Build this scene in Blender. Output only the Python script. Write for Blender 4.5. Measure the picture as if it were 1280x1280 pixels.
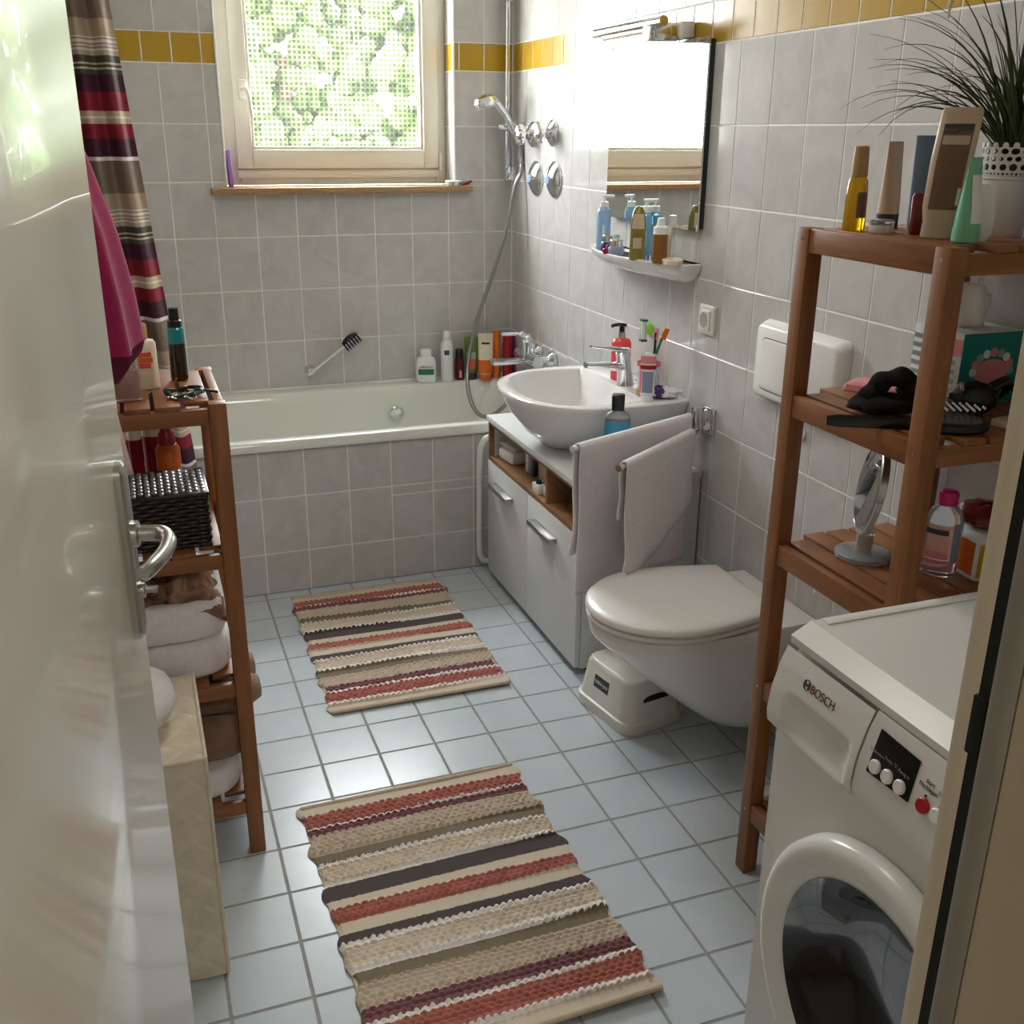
import bpy, bmesh, math, random
from mathutils import Vector, Matrix
random.seed(7)
PI = math.pi
for o in list(bpy.data.objects):
    bpy.data.objects.remove(o, do_unlink=True)
sc = bpy.context.scene
col = sc.collection

# ------------------------------------------------------------------ camera
CAM = Vector((-0.93882366, -2.46957431, 1.53840525))
FPX, PITCH, YAW, ROLL = 1293.8358, 0.3509, 0.3514, -0.0079
_cp, _sp, _cy, _sy = math.cos(PITCH), math.sin(PITCH), math.cos(YAW), math.sin(YAW)
FW = Vector((_sy * _cp, _cy * _cp, -_sp)); RX = Vector((_cy, -_sy, 0)); DN = FW.cross(RX)
RX, DN = (math.cos(ROLL) * RX + math.sin(ROLL) * DN), (-math.sin(ROLL) * RX + math.cos(ROLL) * DN)
cam = bpy.data.cameras.new('camera')
cam.sensor_width = 36.0
cam.lens = FPX / 1280 * 36.0
cam.clip_start = 0.02
camo = bpy.data.objects.new('camera', cam)
col.objects.link(camo)
camo.matrix_world = Matrix(((RX.x, -DN.x, -FW.x, CAM.x), (RX.y, -DN.y, -FW.y, CAM.y), (RX.z, -DN.z, -FW.z, CAM.z), (0, 0, 0, 1)))
sc.camera = camo


def at(u, v, x=None, y=None, z=None):
    """point where the sight line of pixel (u, v) meets a known plane of the room"""
    d = RX * ((u - 640) / FPX) + DN * ((v - 640) / FPX) + FW
    t = (x - CAM.x) / d.x if x is not None else (y - CAM.y) / d.y if y is not None else (z - CAM.z) / d.z
    return CAM + d * t


# ------------------------------------------------------------------ daylight and added fill lights
SKY_STRENGTH = 44.0
HALL_FILL = 17.0
BATH_FILL = 8.5
w = bpy.data.worlds.new('world'); sc.world = w
w.use_nodes = True
wn = w.node_tree
wn.nodes['Background'].inputs[0].default_value = (0.94, 0.97, 1.0, 1)
wn.nodes['Background'].inputs[1].default_value = SKY_STRENGTH
vs = sc.view_settings
sc.display_settings.display_device = 'sRGB'
vs.view_transform = 'Standard'
vs.look = 'None'
vs.exposure = 0.0
vs.gamma = 1.0
vs.use_curve_mapping = False

# room planes (metres)
XR, XL, YB, YT, YF = 0.583, -1.20, 1.714, 0.962, -1.93
TW, TH, Z0 = 0.15268, 0.20315, 1.5617
ZC = 2.48
WX0, WX1, WZ0, WZ1 = -0.554, 0.340, 1.338, 2.33
WY = YB + 0.13

lp = bpy.data.lights.new('window_portal', 'AREA')
lp.shape = 'RECTANGLE'; lp.size = WX1 - WX0; lp.size_y = WZ1 - WZ0
lp.cycles.is_portal = True
lpo = bpy.data.objects.new('window_portal', lp); col.objects.link(lpo)
lpo.location = ((WX0 + WX1) / 2, WY + 0.16, (WZ0 + WZ1) / 2)
lpo.rotation_euler = (-PI / 2, 0, 0)


# ------------------------------------------------------------------ materials
def S(r, g, b):
    f = lambda c: c / 12.92 if c <= 0.04045 else ((c + 0.055) / 1.055) ** 2.4
    return (f(r / 255), f(g / 255), f(b / 255))


MATS = {}


def mat(name, rgb, rough=0.5, metal=0.0, noise=None, bump=None, trans=0.0, ior=1.45, coat=0.0, spec=0.5,
        stretch=None, randtile=False, sheen=0.0, emis=0.0, sss=0.0):
    m = bpy.data.materials.new(name); m.use_nodes = True
    nt = m.node_tree; N = nt.nodes; L = nt.links
    b = N['Principled BSDF']
    c = S(*rgb)
    b.inputs['Base Color'].default_value = (*c, 1)
    b.inputs['Roughness'].default_value = rough
    b.inputs['Metallic'].default_value = metal
    b.inputs['Transmission Weight'].default_value = trans
    b.inputs['IOR'].default_value = ior
    b.inputs['Coat Weight'].default_value = coat
    b.inputs['Specular IOR Level'].default_value = spec
    b.inputs['Sheen Weight'].default_value = sheen
    if sss:
        b.inputs['Subsurface Weight'].default_value = sss
        b.inputs['Subsurface Radius'].default_value = (0.01, 0.008, 0.006)
    if emis:
        b.inputs['Emission Color'].default_value = (*c, 1); b.inputs['Emission Strength'].default_value = emis
    if noise or bump:
        tc = N.new('ShaderNodeTexCoord'); mp = N.new('ShaderNodeMapping')
        L.new(tc.outputs['Object'], mp.inputs['Vector'])
        if stretch:
            mp.inputs['Scale'].default_value = stretch
        if randtile:
            oi = N.new('ShaderNodeObjectInfo'); mm = N.new('ShaderNodeMath'); mm.operation = 'MULTIPLY'
            mm.inputs[1].default_value = 37.0
            L.new(oi.outputs['Random'], mm.inputs[0]); L.new(mm.outputs[0], mp.inputs['Location'])
    if noise:
        nz = N.new('ShaderNodeTexNoise'); nz.inputs['Scale'].default_value = noise[0]
        nz.inputs['Detail'].default_value = 6
        if len(noise) > 2:
            nz.inputs['Distortion'].default_value = noise[2]
        L.new(mp.outputs[0], nz.inputs['Vector'])
        cr = N.new('ShaderNodeValToRGB')
        cr.color_ramp.elements[0].position = 0.3; cr.color_ramp.elements[1].position = 0.7
        a = noise[1]
        cr.color_ramp.elements[0].color = (*[x * (1 - a) for x in c], 1)
        cr.color_ramp.elements[1].color = (*[min(1, x * (1 + a)) for x in c], 1)
        L.new(nz.outputs['Fac'], cr.inputs[0]); L.new(cr.outputs[0], b.inputs['Base Color'])
    if bump:
        nb = N.new('ShaderNodeTexNoise'); nb.inputs['Scale'].default_value = bump[0]
        nb.inputs['Detail'].default_value = bump[3] if len(bump) > 3 else 3
        L.new(mp.outputs[0], nb.inputs['Vector'])
        bp = N.new('ShaderNodeBump'); bp.inputs['Strength'].default_value = bump[1]
        bp.inputs['Distance'].default_value = bump[2] if len(bump) > 2 else 0.002
        L.new(nb.outputs['Fac'], bp.inputs['Height']); L.new(bp.outputs[0], b.inputs['Normal'])
    MATS[name] = m
    return m


def ramp_mat(name, stops, setup, rough=0.8, bump=None, jitter=0.0, sheen=0.0):
    """stripes: colour ramp on a coordinate t in 0..1 made by setup(N, L) -> socket"""
    m = mat(name, (128, 128, 128), rough, sheen=sheen, bump=bump)
    nt = m.node_tree; N = nt.nodes; L = nt.links
    s = setup(N, L)
    cr = N.new('ShaderNodeValToRGB'); cr.color_ramp.interpolation = 'CONSTANT'
    e = cr.color_ramp.elements
    e[0].position = 0; e[0].color = (*S(*stops[0][1]), 1)
    e.remove(e[1])
    for p, c in stops[1:]:
        k = e.new(p); k.color = (*S(*c), 1)
    if jitter:
        tc = N.new('ShaderNodeTexCoord'); nz = N.new('ShaderNodeTexNoise'); nz.inputs['Scale'].default_value = 130
        L.new(tc.outputs['Object'], nz.inputs['Vector'])
        a = N.new('ShaderNodeMath'); a.operation = 'MULTIPLY_ADD'; a.inputs[1].default_value = jitter
        a.inputs[2].default_value = -jitter / 2
        L.new(nz.outputs['Fac'], a.inputs[0])
        a2 = N.new('ShaderNodeMath'); a2.operation = 'ADD'; L.new(s, a2.inputs[0]); L.new(a.outputs[0], a2.inputs[1])
        s = a2.outputs[0]
    L.new(s, cr.inputs[0])
    L.new(cr.outputs[0], N['Principled BSDF'].inputs['Base Color'])
    return m


M = MATS
mat('wall_tile', (194, 192, 189), 0.10, noise=(9, 0.08, 1.6), bump=(7, 0.14, 0.004, 1), randtile=True, spec=0.5)
mat('border_tile', (170, 134, 26), 0.26, noise=(12, 0.05), bump=(8, 0.14, 0.004, 1), coat=0.25, randtile=True)
mat('floor_tile', (190, 199, 206), 0.25, noise=(14, 0.03), bump=(60, 0.06, 0.001), randtile=True)
mat('grout_white', (236, 234, 229), 0.85, noise=(60, 0.04))
mat('grout_grey', (150, 148, 146), 0.9, noise=(40, 0.12))
mat('plaster', (226, 221, 208), 0.85, noise=(5, 0.03), bump=(90, 0.1, 0.001))
mat('ceiling_paint', (236, 234, 228), 0.9, noise=(4, 0.02))
mat('hall_floor', (150, 120, 90), 0.5, noise=(8, 0.15))
mat('door_paint', (222, 219, 206), 0.24, noise=(3, 0.02), bump=(14, 0.05, 0.004), coat=0.3)
mat('jamb_paint', (196, 182, 156), 0.45, noise=(5, 0.03))
mat('rebate_paint', (222, 212, 192), 0.4, noise=(5, 0.03))
mat('seal_grey', (150, 150, 140), 0.6, noise=(20, 0.05))
mat('seal_black', (16, 15, 14), 0.7, noise=(20, 0.1))
mat('window_pvc', (226, 222, 208), 0.35, noise=(4, 0.02))
mat('sill_stone', (160, 128, 90), 0.4, noise=(140, 0.35))
mat('chrome', (225, 227, 230), 0.08, 1.0, noise=(5, 0.02))
mat('steel_satin', (190, 190, 186), 0.28, 1.0, noise=(5, 0.02))
mat('hose_steel', (150, 150, 150), 0.3, 1.0, noise=(300, 0.1))
mat('ceramic', (232, 230, 228), 0.06, noise=(3, 0.01), coat=0.4)
mat('enamel', (224, 226, 218), 0.10, noise=(3, 0.01), coat=0.3)
mat('white_plastic', (232, 231, 227), 0.3, noise=(5, 0.01))
mat('old_plastic', (226, 223, 214), 0.35, noise=(5, 0.02))
mat('cabinet_white', (222, 224, 222), 0.35, noise=(3, 0.01))
mat('oak_dark', (150, 108, 72), 0.5, noise=(6, 0.25, 0.4), stretch=(8, 1.5, 8))
for ax, st in (('x', (1.2, 14, 14)), ('y', (14, 1.2, 14)), ('z', (14, 14, 1.2))):
    mat('wood_' + ax, (136, 86, 48), 0.45, noise=(4, 0.26, 0.5), stretch=st, bump=(12, 0.08, 0.001), randtile=True)
mat('mirror', (240, 243, 242), 0.0, 1.0, noise=(2, 0.005))
mat('mirror_edge', (40, 52, 50), 0.15, noise=(5, 0.05))
mat('terry_white', (236, 230, 233), 0.95, noise=(90, 0.05), bump=(420, 0.5, 0.002), sheen=0.4)
mat('terry_grey', (234, 228, 229), 0.95, noise=(90, 0.06), bump=(420, 0.6, 0.002), sheen=0.4)
mat('terry_brown', (138, 108, 86), 0.95, noise=(60, 0.12), bump=(420, 0.6, 0.002), sheen=0.3)
mat('terry_magenta', (158, 18, 84), 0.95, noise=(90, 0.12), bump=(420, 0.7, 0.002), sheen=0.3)
mat('magenta_dark', (92, 8, 44), 0.9, noise=(90, 0.1), bump=(200, 0.3, 0.001))
mat('cloth_pink', (216, 186, 182), 0.9, noise=(60, 0.05), bump=(300, 0.3, 0.001))
mat('black_plastic', (14, 14, 15), 0.3, noise=(5, 0.1))
mat('black_cloth', (14, 13, 15), 0.9, noise=(60, 0.2), bump=(200, 0.4, 0.002))
mat('black_wicker', (38, 32, 30), 0.35, noise=(40, 0.3))
mat('silver_wicker', (168, 166, 164), 0.3, 0.5, noise=(60, 0.3))
mat('hamper_fibre', (214, 202, 180), 0.75, noise=(25, 0.1), bump=(160, 0.3, 0.001))
mat('pale_bag', (222, 216, 216), 0.7, noise=(10, 0.04), bump=(30, 0.2, 0.002))
mat('tissue', (246, 245, 243), 0.9, noise=(20, 0.02), sss=0.2)
mat('leaf', (64, 74, 28), 0.45, noise=(8, 0.35))
mat('seedhead', (226, 214, 186), 0.9, noise=(60, 0.1))
mat('washer_white', (226, 225, 220), 0.25, noise=(3, 0.01))
mat('washer_grey', (170, 168, 164), 0.4, noise=(5, 0.03))
mat('display_black', (10, 10, 11), 0.12, noise=(5, 0.05))
mat('rubber_grey', (86, 86, 84), 0.5, noise=(9, 0.08))
mat('drum_dark', (70, 70, 72), 0.3, 0.8, noise=(30, 0.2))
mat('dark_glass', (26, 28, 29), 0.06, trans=0.25, noise=(2, 0.02))
mat('clear_plastic', (244, 246, 250), 0.05, trans=0.72, noise=(3, 0.01))
mat('red_button', (176, 14, 22), 0.35, noise=(6, 0.03))
mat('print_dark', (40, 36, 38), 0.5, noise=(10, 0.05))
mat('print_red', (104, 14, 28), 0.5, noise=(10, 0.05))
mat('print_white', (228, 228, 224), 0.5, noise=(10, 0.03))
mat('print_grey', (150, 148, 146), 0.5, noise=(10, 0.03))
mat('label_dark', (66, 66, 72), 0.5, noise=(30, 0.05))
for nm, c in dict(p_white=(236, 237, 236), p_offwhite=(230, 224, 208), p_green=(96, 122, 40), p_darkred=(92, 16, 22), p_red=(158, 24, 36),
                  p_orange=(216, 104, 28), p_cream=(232, 220, 196), p_purple=(122, 34, 96), p_mint=(120, 190, 152),
                  p_teal=(36, 150, 150), p_navy=(52, 60, 84), p_slate=(98, 116, 134), p_beige=(206, 182, 156), p_brown=(124, 88, 72),
                  p_maroon=(112, 40, 34), p_lilac=(150, 152, 196), p_pink=(206, 34, 116), p_crimson=(150, 20, 50), p_blue=(130, 172, 214),
                  p_gold=(176, 140, 88), p_violet=(70, 48, 106), p_yellow=(214, 168, 40), p_lime=(150, 220, 30), p_tealbox=(36, 132, 128),
                  p_rose=(222, 142, 146), p_purplepad=(150, 104, 180), p_greenblack=(30, 46, 36), p_darkgreen=(20, 110, 60), p_coral=(228, 74, 70),
                  p_sage=(150, 172, 164), p_greyblue=(140, 150, 176), p_taupe=(196, 180, 158)).items():
    mat(nm, c, 0.3, noise=(8, 0.04))
for nm, c, t in (('liq_amber', (170, 116, 44), 0.55), ('liq_yellow', (226, 176, 30), 0.6), ('liq_olive', (158, 150, 74), 0.5), ('liq_blue', (80, 186, 220), 0.6),
                 ('liq_red', (246, 92, 92), 0.45), ('liq_brown', (56, 40, 20), 0.4), ('liq_teal', (30, 160, 165), 0.4), ('liq_orange', (196, 98, 36), 0.55),
                 ('liq_clear', (240, 244, 250), 0.8), ('liq_pink', (226, 150, 160), 0.6), ('liq_aqua', (168, 204, 236), 0.45), ('liq_aqua2', (140, 200, 232), 0.45)):
    mat(nm, c, 0.08, trans=t, noise=(6, 0.04))


# ------------------------------------------------------------------ mesh helpers
class G:
    def __init__(self):
        self.v = []; self.f = []

    def add(self, v, f, mtx=None):
        n = len(self.v)
        self.v += [tuple(mtx @ Vector(p)) for p in v] if mtx else [tuple(p) for p in v]
        self.f += [tuple(i + n for i in q) for q in f]
        return self

    def box(self, x0, x1, y0, y1, z0, z1, b=0.0, seg=2, mtx=None):
        if b <= 0:
            v = [(x, y, z) for z in (z0, z1) for y in (y0, y1) for x in (x0, x1)]
            f = [(0, 2, 3, 1), (4, 5, 7, 6), (0, 1, 5, 4), (2, 6, 7, 3), (0, 4, 6, 2), (1, 3, 7, 5)]
            return self.add(v, f, mtx)
        bm = bmesh.new(); bmesh.ops.create_cube(bm, size=1)
        for p in bm.verts:
            p.co = ((x0 + x1) / 2 + p.co.x * (x1 - x0), (y0 + y1) / 2 + p.co.y * (y1 - y0), (z0 + z1) / 2 + p.co.z * (z1 - z0))
        bmesh.ops.bevel(bm, geom=bm.edges[:], offset=b, segments=seg, profile=0.5, affect='EDGES')
        bm.verts.index_update()
        v = [tuple(p.co) for p in bm.verts]; f = [tuple(q.index for q in fc.verts) for fc in bm.faces]
        bm.free()
        return self.add(v, f, mtx)

    def rings(self, rs, closed=True, cap0=True, cap1=True, mtx=None):
        n = len(rs[0]); v = [p for r in rs for p in r]; f = []
        for k in range(len(rs) - 1):
            for i in range(n if closed else n - 1):
                j = (i + 1) % n
                f.append((k * n + i, k * n + j, (k + 1) * n + j, (k + 1) * n + i))
        if closed and cap0:
            f.append(tuple(reversed(range(n))))
        if closed and cap1:
            f.append(tuple(range((len(rs) - 1) * n, len(rs) * n)))
        return self.add(v, f, mtx)

    def loft(self, lv, n=24, a0=0.0, a1=2 * PI, off=0.0, mtx=None, cap=True):
        """levels (z, rx, ry, ox, oy, p)"""
        full = abs(a1 - a0 - 2 * PI) < 1e-6
        rs = []
        for l in lv:
            z, rx = l[0], l[1]
            ry = l[2] if len(l) > 2 else rx
            ox = l[3] if len(l) > 3 else 0
            oy = l[4] if len(l) > 4 else 0
            p = l[5] if len(l) > 5 else 2.0
            r = []
            for i in range(n if full else n + 1):
                a = a0 + (a1 - a0) * i / n
                c, s = math.cos(a), math.sin(a)
                r.append((ox + (rx + off) * math.copysign(abs(c) ** (2 / p), c), oy + (ry + off) * math.copysign(abs(s) ** (2 / p), s), z))
            rs.append(r)
        return self.rings(rs, full, cap, cap, mtx)

    def wrap(self, lv, z0, z1, a0, a1, n=12, off=0.0007, mtx=None):
        """a thin label that follows the side of a loft"""
        def lev(z):
            q = [tuple(l) + (l[1],) * (3 - len(l)) if len(l) < 3 else tuple(l) for l in lv]
            q = [l + (0, 0, 2.0)[len(l) - 3:] for l in q]
            for a, b in zip(q, q[1:]):
                if a[0] <= z <= b[0] and b[0] > a[0]:
                    t = (z - a[0]) / (b[0] - a[0])
                    return (z,) + tuple(a[i] + (b[i] - a[i]) * t for i in range(1, 6))
            return (z,) + q[-1][1:]
        zs = sorted({z0, z1} | {l[0] for l in lv if z0 < l[0] < z1})
        return self.loft([lev(z) for z in zs], n, a0, a1, off, mtx, cap=False)

    def tube(self, pts, r, n=10, mtx=None, cap=True):
        P = [Vector(p) for p in pts]
        rr = r if isinstance(r, (list, tuple)) else [r] * len(P)
        T = [(P[min(i + 1, len(P) - 1)] - P[max(i - 1, 0)]).normalized() for i in range(len(P))]
        u = T[0].cross(Vector((0, 0, 1)))
        if u.length < 1e-3:
            u = T[0].cross(Vector((1, 0, 0)))
        u.normalize()
        rs = []
        for i, p in enumerate(P):
            u = (u - T[i] * u.dot(T[i])).normalized()
            w_ = T[i].cross(u)
            rs.append([tuple(p + (u * math.cos(2 * PI * k / n) + w_ * math.sin(2 * PI * k / n)) * rr[i]) for k in range(n)])
        return self.rings(rs, True, cap, cap, mtx)

    def grid(self, fn, nu, nv, mtx=None):
        v = [fn(i / nu, j / nv) for j in range(nv + 1) for i in range(nu + 1)]
        f = [(j * (nu + 1) + i, j * (nu + 1) + i + 1, (j + 1) * (nu + 1) + i + 1, (j + 1) * (nu + 1) + i) for j in range(nv) for i in range(nu)]
        return self.add(v, f, mtx)

    def prism(self, poly, axis, a, b):
        """polygon in the two other axes swept along axis from a to b"""
        def p3(p, t):
            return (t, p[0], p[1]) if axis == 'x' else (p[0], t, p[1]) if axis == 'y' else (p[0], p[1], t)
        return self.rings([[p3(p, a) for p in poly], [p3(p, b) for p in poly]])


def rrect(cx, cy, hx, hy, r, z, n=6):
    out = []
    for k, (sx, sy) in enumerate(((1, 1), (-1, 1), (-1, -1), (1, -1))):
        for i in range(n + 1):
            a = PI / 2 * k + PI / 2 * i / n
            out.append((cx + sx * (hx - r) + r * math.cos(a), cy + sy * (hy - r) + r * math.sin(a), z))
    return out


def catmull(pts, k=8):
    P = [Vector(p) for p in pts]; P = [2 * P[0] - P[1]] + P + [2 * P[-1] - P[-2]]
    out = []
    for i in range(1, len(P) - 2):
        for j in range(k):
            t = j / k
            a, b, c, d = P[i - 1:i + 3]
            out.append(0.5 * ((2 * b) + (c - a) * t + (2 * a - 5 * b + 4 * c - d) * t * t + (3 * b - a - 3 * c + d) * t ** 3))
    out.append(P[-2])
    return out


def tag(o, label=None, cat=None, group=None, kind=None):
    if label: o['label'] = label
    if cat: o['category'] = cat
    if group: o['group'] = group
    if kind: o['kind'] = kind
    return o


def link(o, parent=None):
    col.objects.link(o)
    if parent:
        o.parent = parent
    return o


def to_mesh(name, g, m, smooth=35):
    me = bpy.data.meshes.new(name)
    me.from_pydata(g.v, [], g.f)
    bm = bmesh.new(); bm.from_mesh(me)
    bmesh.ops.recalc_face_normals(bm, faces=bm.faces[:])
    bm.to_mesh(me); bm.free()
    me.materials.append(M[m] if isinstance(m, str) else m)
    if smooth:
        me.polygons.foreach_set('use_smooth', [True] * len(me.polygons))
        me.set_sharp_from_angle(angle=math.radians(smooth))
    me.update()
    return me


def ob(name, g, m, parent=None, loc=(0, 0, 0), rot=(0, 0, 0), smooth=35, world=False, label=None, cat=None, group=None, kind=None, solid=0, sub=0):
    o = bpy.data.objects.new(name, to_mesh(name, g, m, smooth))
    link(o, parent)
    o.location = loc; o.rotation_euler = rot
    if world and parent:
        p = Vector((0, 0, 0)); q = parent
        while q:
            p += q.location; q = q.parent
        o.location = -p
    if solid:
        md = o.modifiers.new('thickness', 'SOLIDIFY'); md.thickness = solid; md.offset = 0
    if sub:
        md = o.modifiers.new('smooth', 'SUBSURF'); md.levels = sub; md.render_levels = sub
    return tag(o, label, cat, group, kind)


def thing(name, label, cat, loc=(0, 0, 0), rotz=0.0, group=None, kind=None):
    o = bpy.data.objects.new(name, None); o.empty_display_size = 0.03
    link(o); o.location = loc; o.rotation_euler = (0, 0, rotz)
    return tag(o, label, cat, group, kind)


def face_cam(p):
    return math.atan2(CAM.y - p[1], CAM.x - p[0]) + PI / 2


def text(body, size, m, parent, loc, rot, name='lettering', sx=1.0, align='CENTER'):
    cu = bpy.data.curves.new(name, 'FONT'); cu.body = body; cu.size = size; cu.extrude = 0.0002
    cu.align_x = align; cu.align_y = 'CENTER'
    t = bpy.data.objects.new(name, cu)
    me = bpy.data.meshes.new_from_object(t)
    bpy.data.objects.remove(t); bpy.data.curves.remove(cu)
    me.materials.clear(); me.materials.append(M[m])
    o = bpy.data.objects.new(name, me); link(o, parent)
    o.location = loc; o.rotation_euler = rot; o.scale = (sx, 1, 1)
    return o


def bottle(name, label, cat, loc, lv, m, cap=None, capm=None, rotz=None, patches=(), group=None, n=24):
    t = thing(name, label, cat, loc, face_cam(loc) if rotz is None else rotz, group)
    ob('body', G().loft(lv, n), m, t)
    if cap:
        ob('cap', G().loft(cap, n), capm, t)
    for (nm, z0, z1, a0, a1, pm) in patches:
        ob(nm, G().wrap(lv, z0, z1, -PI / 2 + a0, -PI / 2 + a1), pm, t)
    return t


# ------------------------------------------------------------------ room shell
TILE_ROT = {'floor': (0, 0, 0), 'back': (PI / 2, 0, 0), 'right': (PI / 2, 0, -PI / 2), 'left': (PI / 2, 0, PI / 2)}
_tiles = {}


def tile_mesh(wd, ht, m, th=0.0012, bv=0.001):
    k = (round(wd, 4), round(ht, 4), m)
    if k not in _tiles:
        a, b = wd / 2, ht / 2
        r = lambda d, z: [(-a + d, -b + d, z), (a - d, -b + d, z), (a - d, b - d, z), (-a + d, b - d, z)]
        _tiles[k] = to_mesh('tile', G().rings([r(0, 0), r(0, th - 0.0006), r(bv, th)], cap0=False), m, smooth=0)
    return _tiles[k]


def tile(parent, kind, a0, a1, b0, b1, plane, m='wall_tile', gap=0.0045, name='tile'):
    """one tile between joint lines a0..a1, b0..b1 on the plane of a wall or floor"""
    wd, ht = abs(a1 - a0) - gap, abs(b1 - b0) - gap
    if wd < 0.006 or ht < 0.006:
        return
    o = bpy.data.objects.new(name, tile_mesh(wd, ht, m)); link(o, parent)
    a, b = (a0 + a1) / 2, (b0 + b1) / 2
    o.location = {'floor': (a, b, plane), 'back': (a, plane, b), 'right': (plane, a, b), 'left': (plane, a, b)}[kind]
    # tiny unevenness, as hand-laid tiles have
    r = TILE_ROT[kind]
    o.rotation_euler = (r[0] + random.uniform(-1, 1) * 0.0022, r[1] + random.uniform(-1, 1) * 0.0022, r[2] + random.uniform(-1, 1) * 0.0022)
    return o


def lines(first, step, lo, hi):
    k = math.ceil((lo - first) / step - 1e-6)
    out = [lo]
    while first + k * step < hi - 1e-6:
        if first + k * step > lo + 1e-6:
            out.append(first + k * step)
        k += 1
    return out + [hi]


def struct(name, g, m, parent=None, **k):
    return ob(name, g, m, parent, smooth=0, kind=None if parent else 'structure', **k)


# floor
floor = struct('floor', G().box(XL - 0.1, XR + 0.1, YF - 0.2, YB + 0.3, -0.12, -0.002), 'grout_grey')
fx = lines(0.0, 0.152, XL, XR); fy = lines(0.0, 0.152, YF, YT)
for a0, a1 in zip(fx, fx[1:]):
    for b0, b1 in zip(fy, fy[1:]):
        tile(floor, 'floor', a0, a1, b0, b1, -0.002, 'floor_tile', gap=0.0065)

zrows = [0.0] + [Z0 + TH * k for k in range(-7, 2)]
ZB0 = zrows[-1]; ZB1 = ZB0 + 0.1018
zup = [ZB1, ZB1 + TH, ZB1 + 2 * TH, ZC]

# right wall
wall_right = struct('wall_right', G().box(XR + 0.002, XR + 0.15, YF - 0.2, YB + 0.3, -0.12, ZC + 0.1), 'grout_white')
yl = lines(0.1749, TW, YF, YB)
for a0, a1 in zip(yl, yl[1:]):
    for b0, b1 in list(zip(zrows, zrows[1:])) + list(zip(zup, zup[1:])):
        tile(wall_right, 'right', a0, a1, b0, b1, XR + 0.002)
yb = lines(0.1749, 0.1018, YF, YB)
for a0, a1 in zip(yb, yb[1:]):
    tile(wall_right, 'right', a0, a1, ZB0, ZB1, XR + 0.002, 'border_tile', name='border_tile')

# back wall with the window opening
g = G()
y0, y1 = YB + 0.002, YB + 0.30
g.box(XL - 0.1, WX0 - 0.002, y0, y1, -0.12, ZC + 0.1).box(WX1 + 0.002, XR + 0.15, y0, y1, -0.12, ZC + 0.1)
g.box(WX0 - 0.002, WX1 + 0.002, y0, y1, -0.12, WZ0 - 0.002).box(WX0 - 0.002, WX1 + 0.002, y0, y1, WZ1 + 0.002, ZC + 0.1)
wall_back = struct('wall_back', g, 'grout_white')
xl = lines(0.4639, TW, XL, XR)


def cut_tiles(xs, zs, m, nm):
    for a0, a1 in zip(xs, xs[1:]):
        for b0, b1 in zip(zs, zs[1:]):
            if b1 < 0.6 and b0 < 0.5:
                b0 = 0.548
                if b1 - b0 < 0.01:
                    continue
            inz = b1 > WZ0 + 0.01 and b0 < WZ1 - 0.01
            if inz and a1 > WX0 + 0.005 and a0 < WX1 - 0.005:
                if b0 < WZ0 - 0.02 and a0 > WX0 - 0.02 and a1 < WX1 + 0.02:
                    tile(wall_back, 'back', a0, a1, b0, WZ0, y0, m, name=nm); continue
                if b0 < WZ0:
                    tile(wall_back, 'back', a0, a1, b0, WZ0, y0, m, name=nm); b0 = WZ0
                if a0 < WX0 - 0.01:
                    tile(wall_back, 'back', a0, WX0, b0, b1, y0, m, name=nm)
                if a1 > WX1 + 0.01:
                    tile(wall_back, 'back', WX1, a1, b0, b1, y0, m, name=nm)
                if b1 > WZ1 + 0.02:
                    tile(wall_back, 'back', max(a0, WX0), min(a1, WX1), WZ1, b1, y0, m, name=nm)
                continue
            tile(wall_back, 'back', a0, a1, b0, b1, y0, m, name=nm)


cut_tiles(xl, [z for z in zrows if z > 0.3], 'wall_tile', 'tile')
cut_tiles(xl, zup, 'wall_tile', 'tile')
cut_tiles(lines(0.4639, 0.1018, WX1, XR), [ZB0, ZB1], 'border_tile', 'border_tile')
cut_tiles(lines(-0.6049, 0.1018, XL, WX0), [ZB0, ZB1], 'border_tile', 'border_tile')
# tiled window reveal on the right, white corner beads
zr = [WZ0] + [z for z in zrows if z > WZ0 + 0.01] + zup
for b0, b1 in zip(zr, zr[1:]):
    b1 = min(b1, WZ1)
    if b1 > b0:
        bd = abs(b0 - ZB0) < 1e-4
        tile(wall_back, 'right', YB + 0.004, WY, b0, b1, WX1 + 0.002, 'border_tile' if bd else 'wall_tile', name='border_tile' if bd else 'tile')
for x in (WX0, WX1):
    struct('corner_bead', G().box(x - 0.004, x + 0.004, YB - 0.003, YB + 0.012, WZ0, WZ1, 0.002), 'white_plastic', wall_back)

wall_left = struct('wall_left', G().box(XL - 0.15, XL, YF - 0.2, YB + 0.3, -0.12, ZC + 0.1), 'wall_tile')
ceiling = struct('ceiling', G().box(XL - 0.1, XR + 0.1, YF - 0.2, YB + 0.3, ZC, ZC + 0.1), 'ceiling_paint')
DX0, DX1, DZ = -1.10, -0.372, 2.02      # doorway
g = G()
g.box(XL - 0.1, DX0 - 0.02, YF - 0.2, YF, 0, ZC).box(DX1 + 0.02, XR + 0.1, YF - 0.2, YF, 0, ZC).box(DX0 - 0.02, DX1 + 0.02, YF - 0.2, YF, DZ + 0.02, ZC)
wall_front = struct('wall_front', g, 'plaster')
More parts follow.
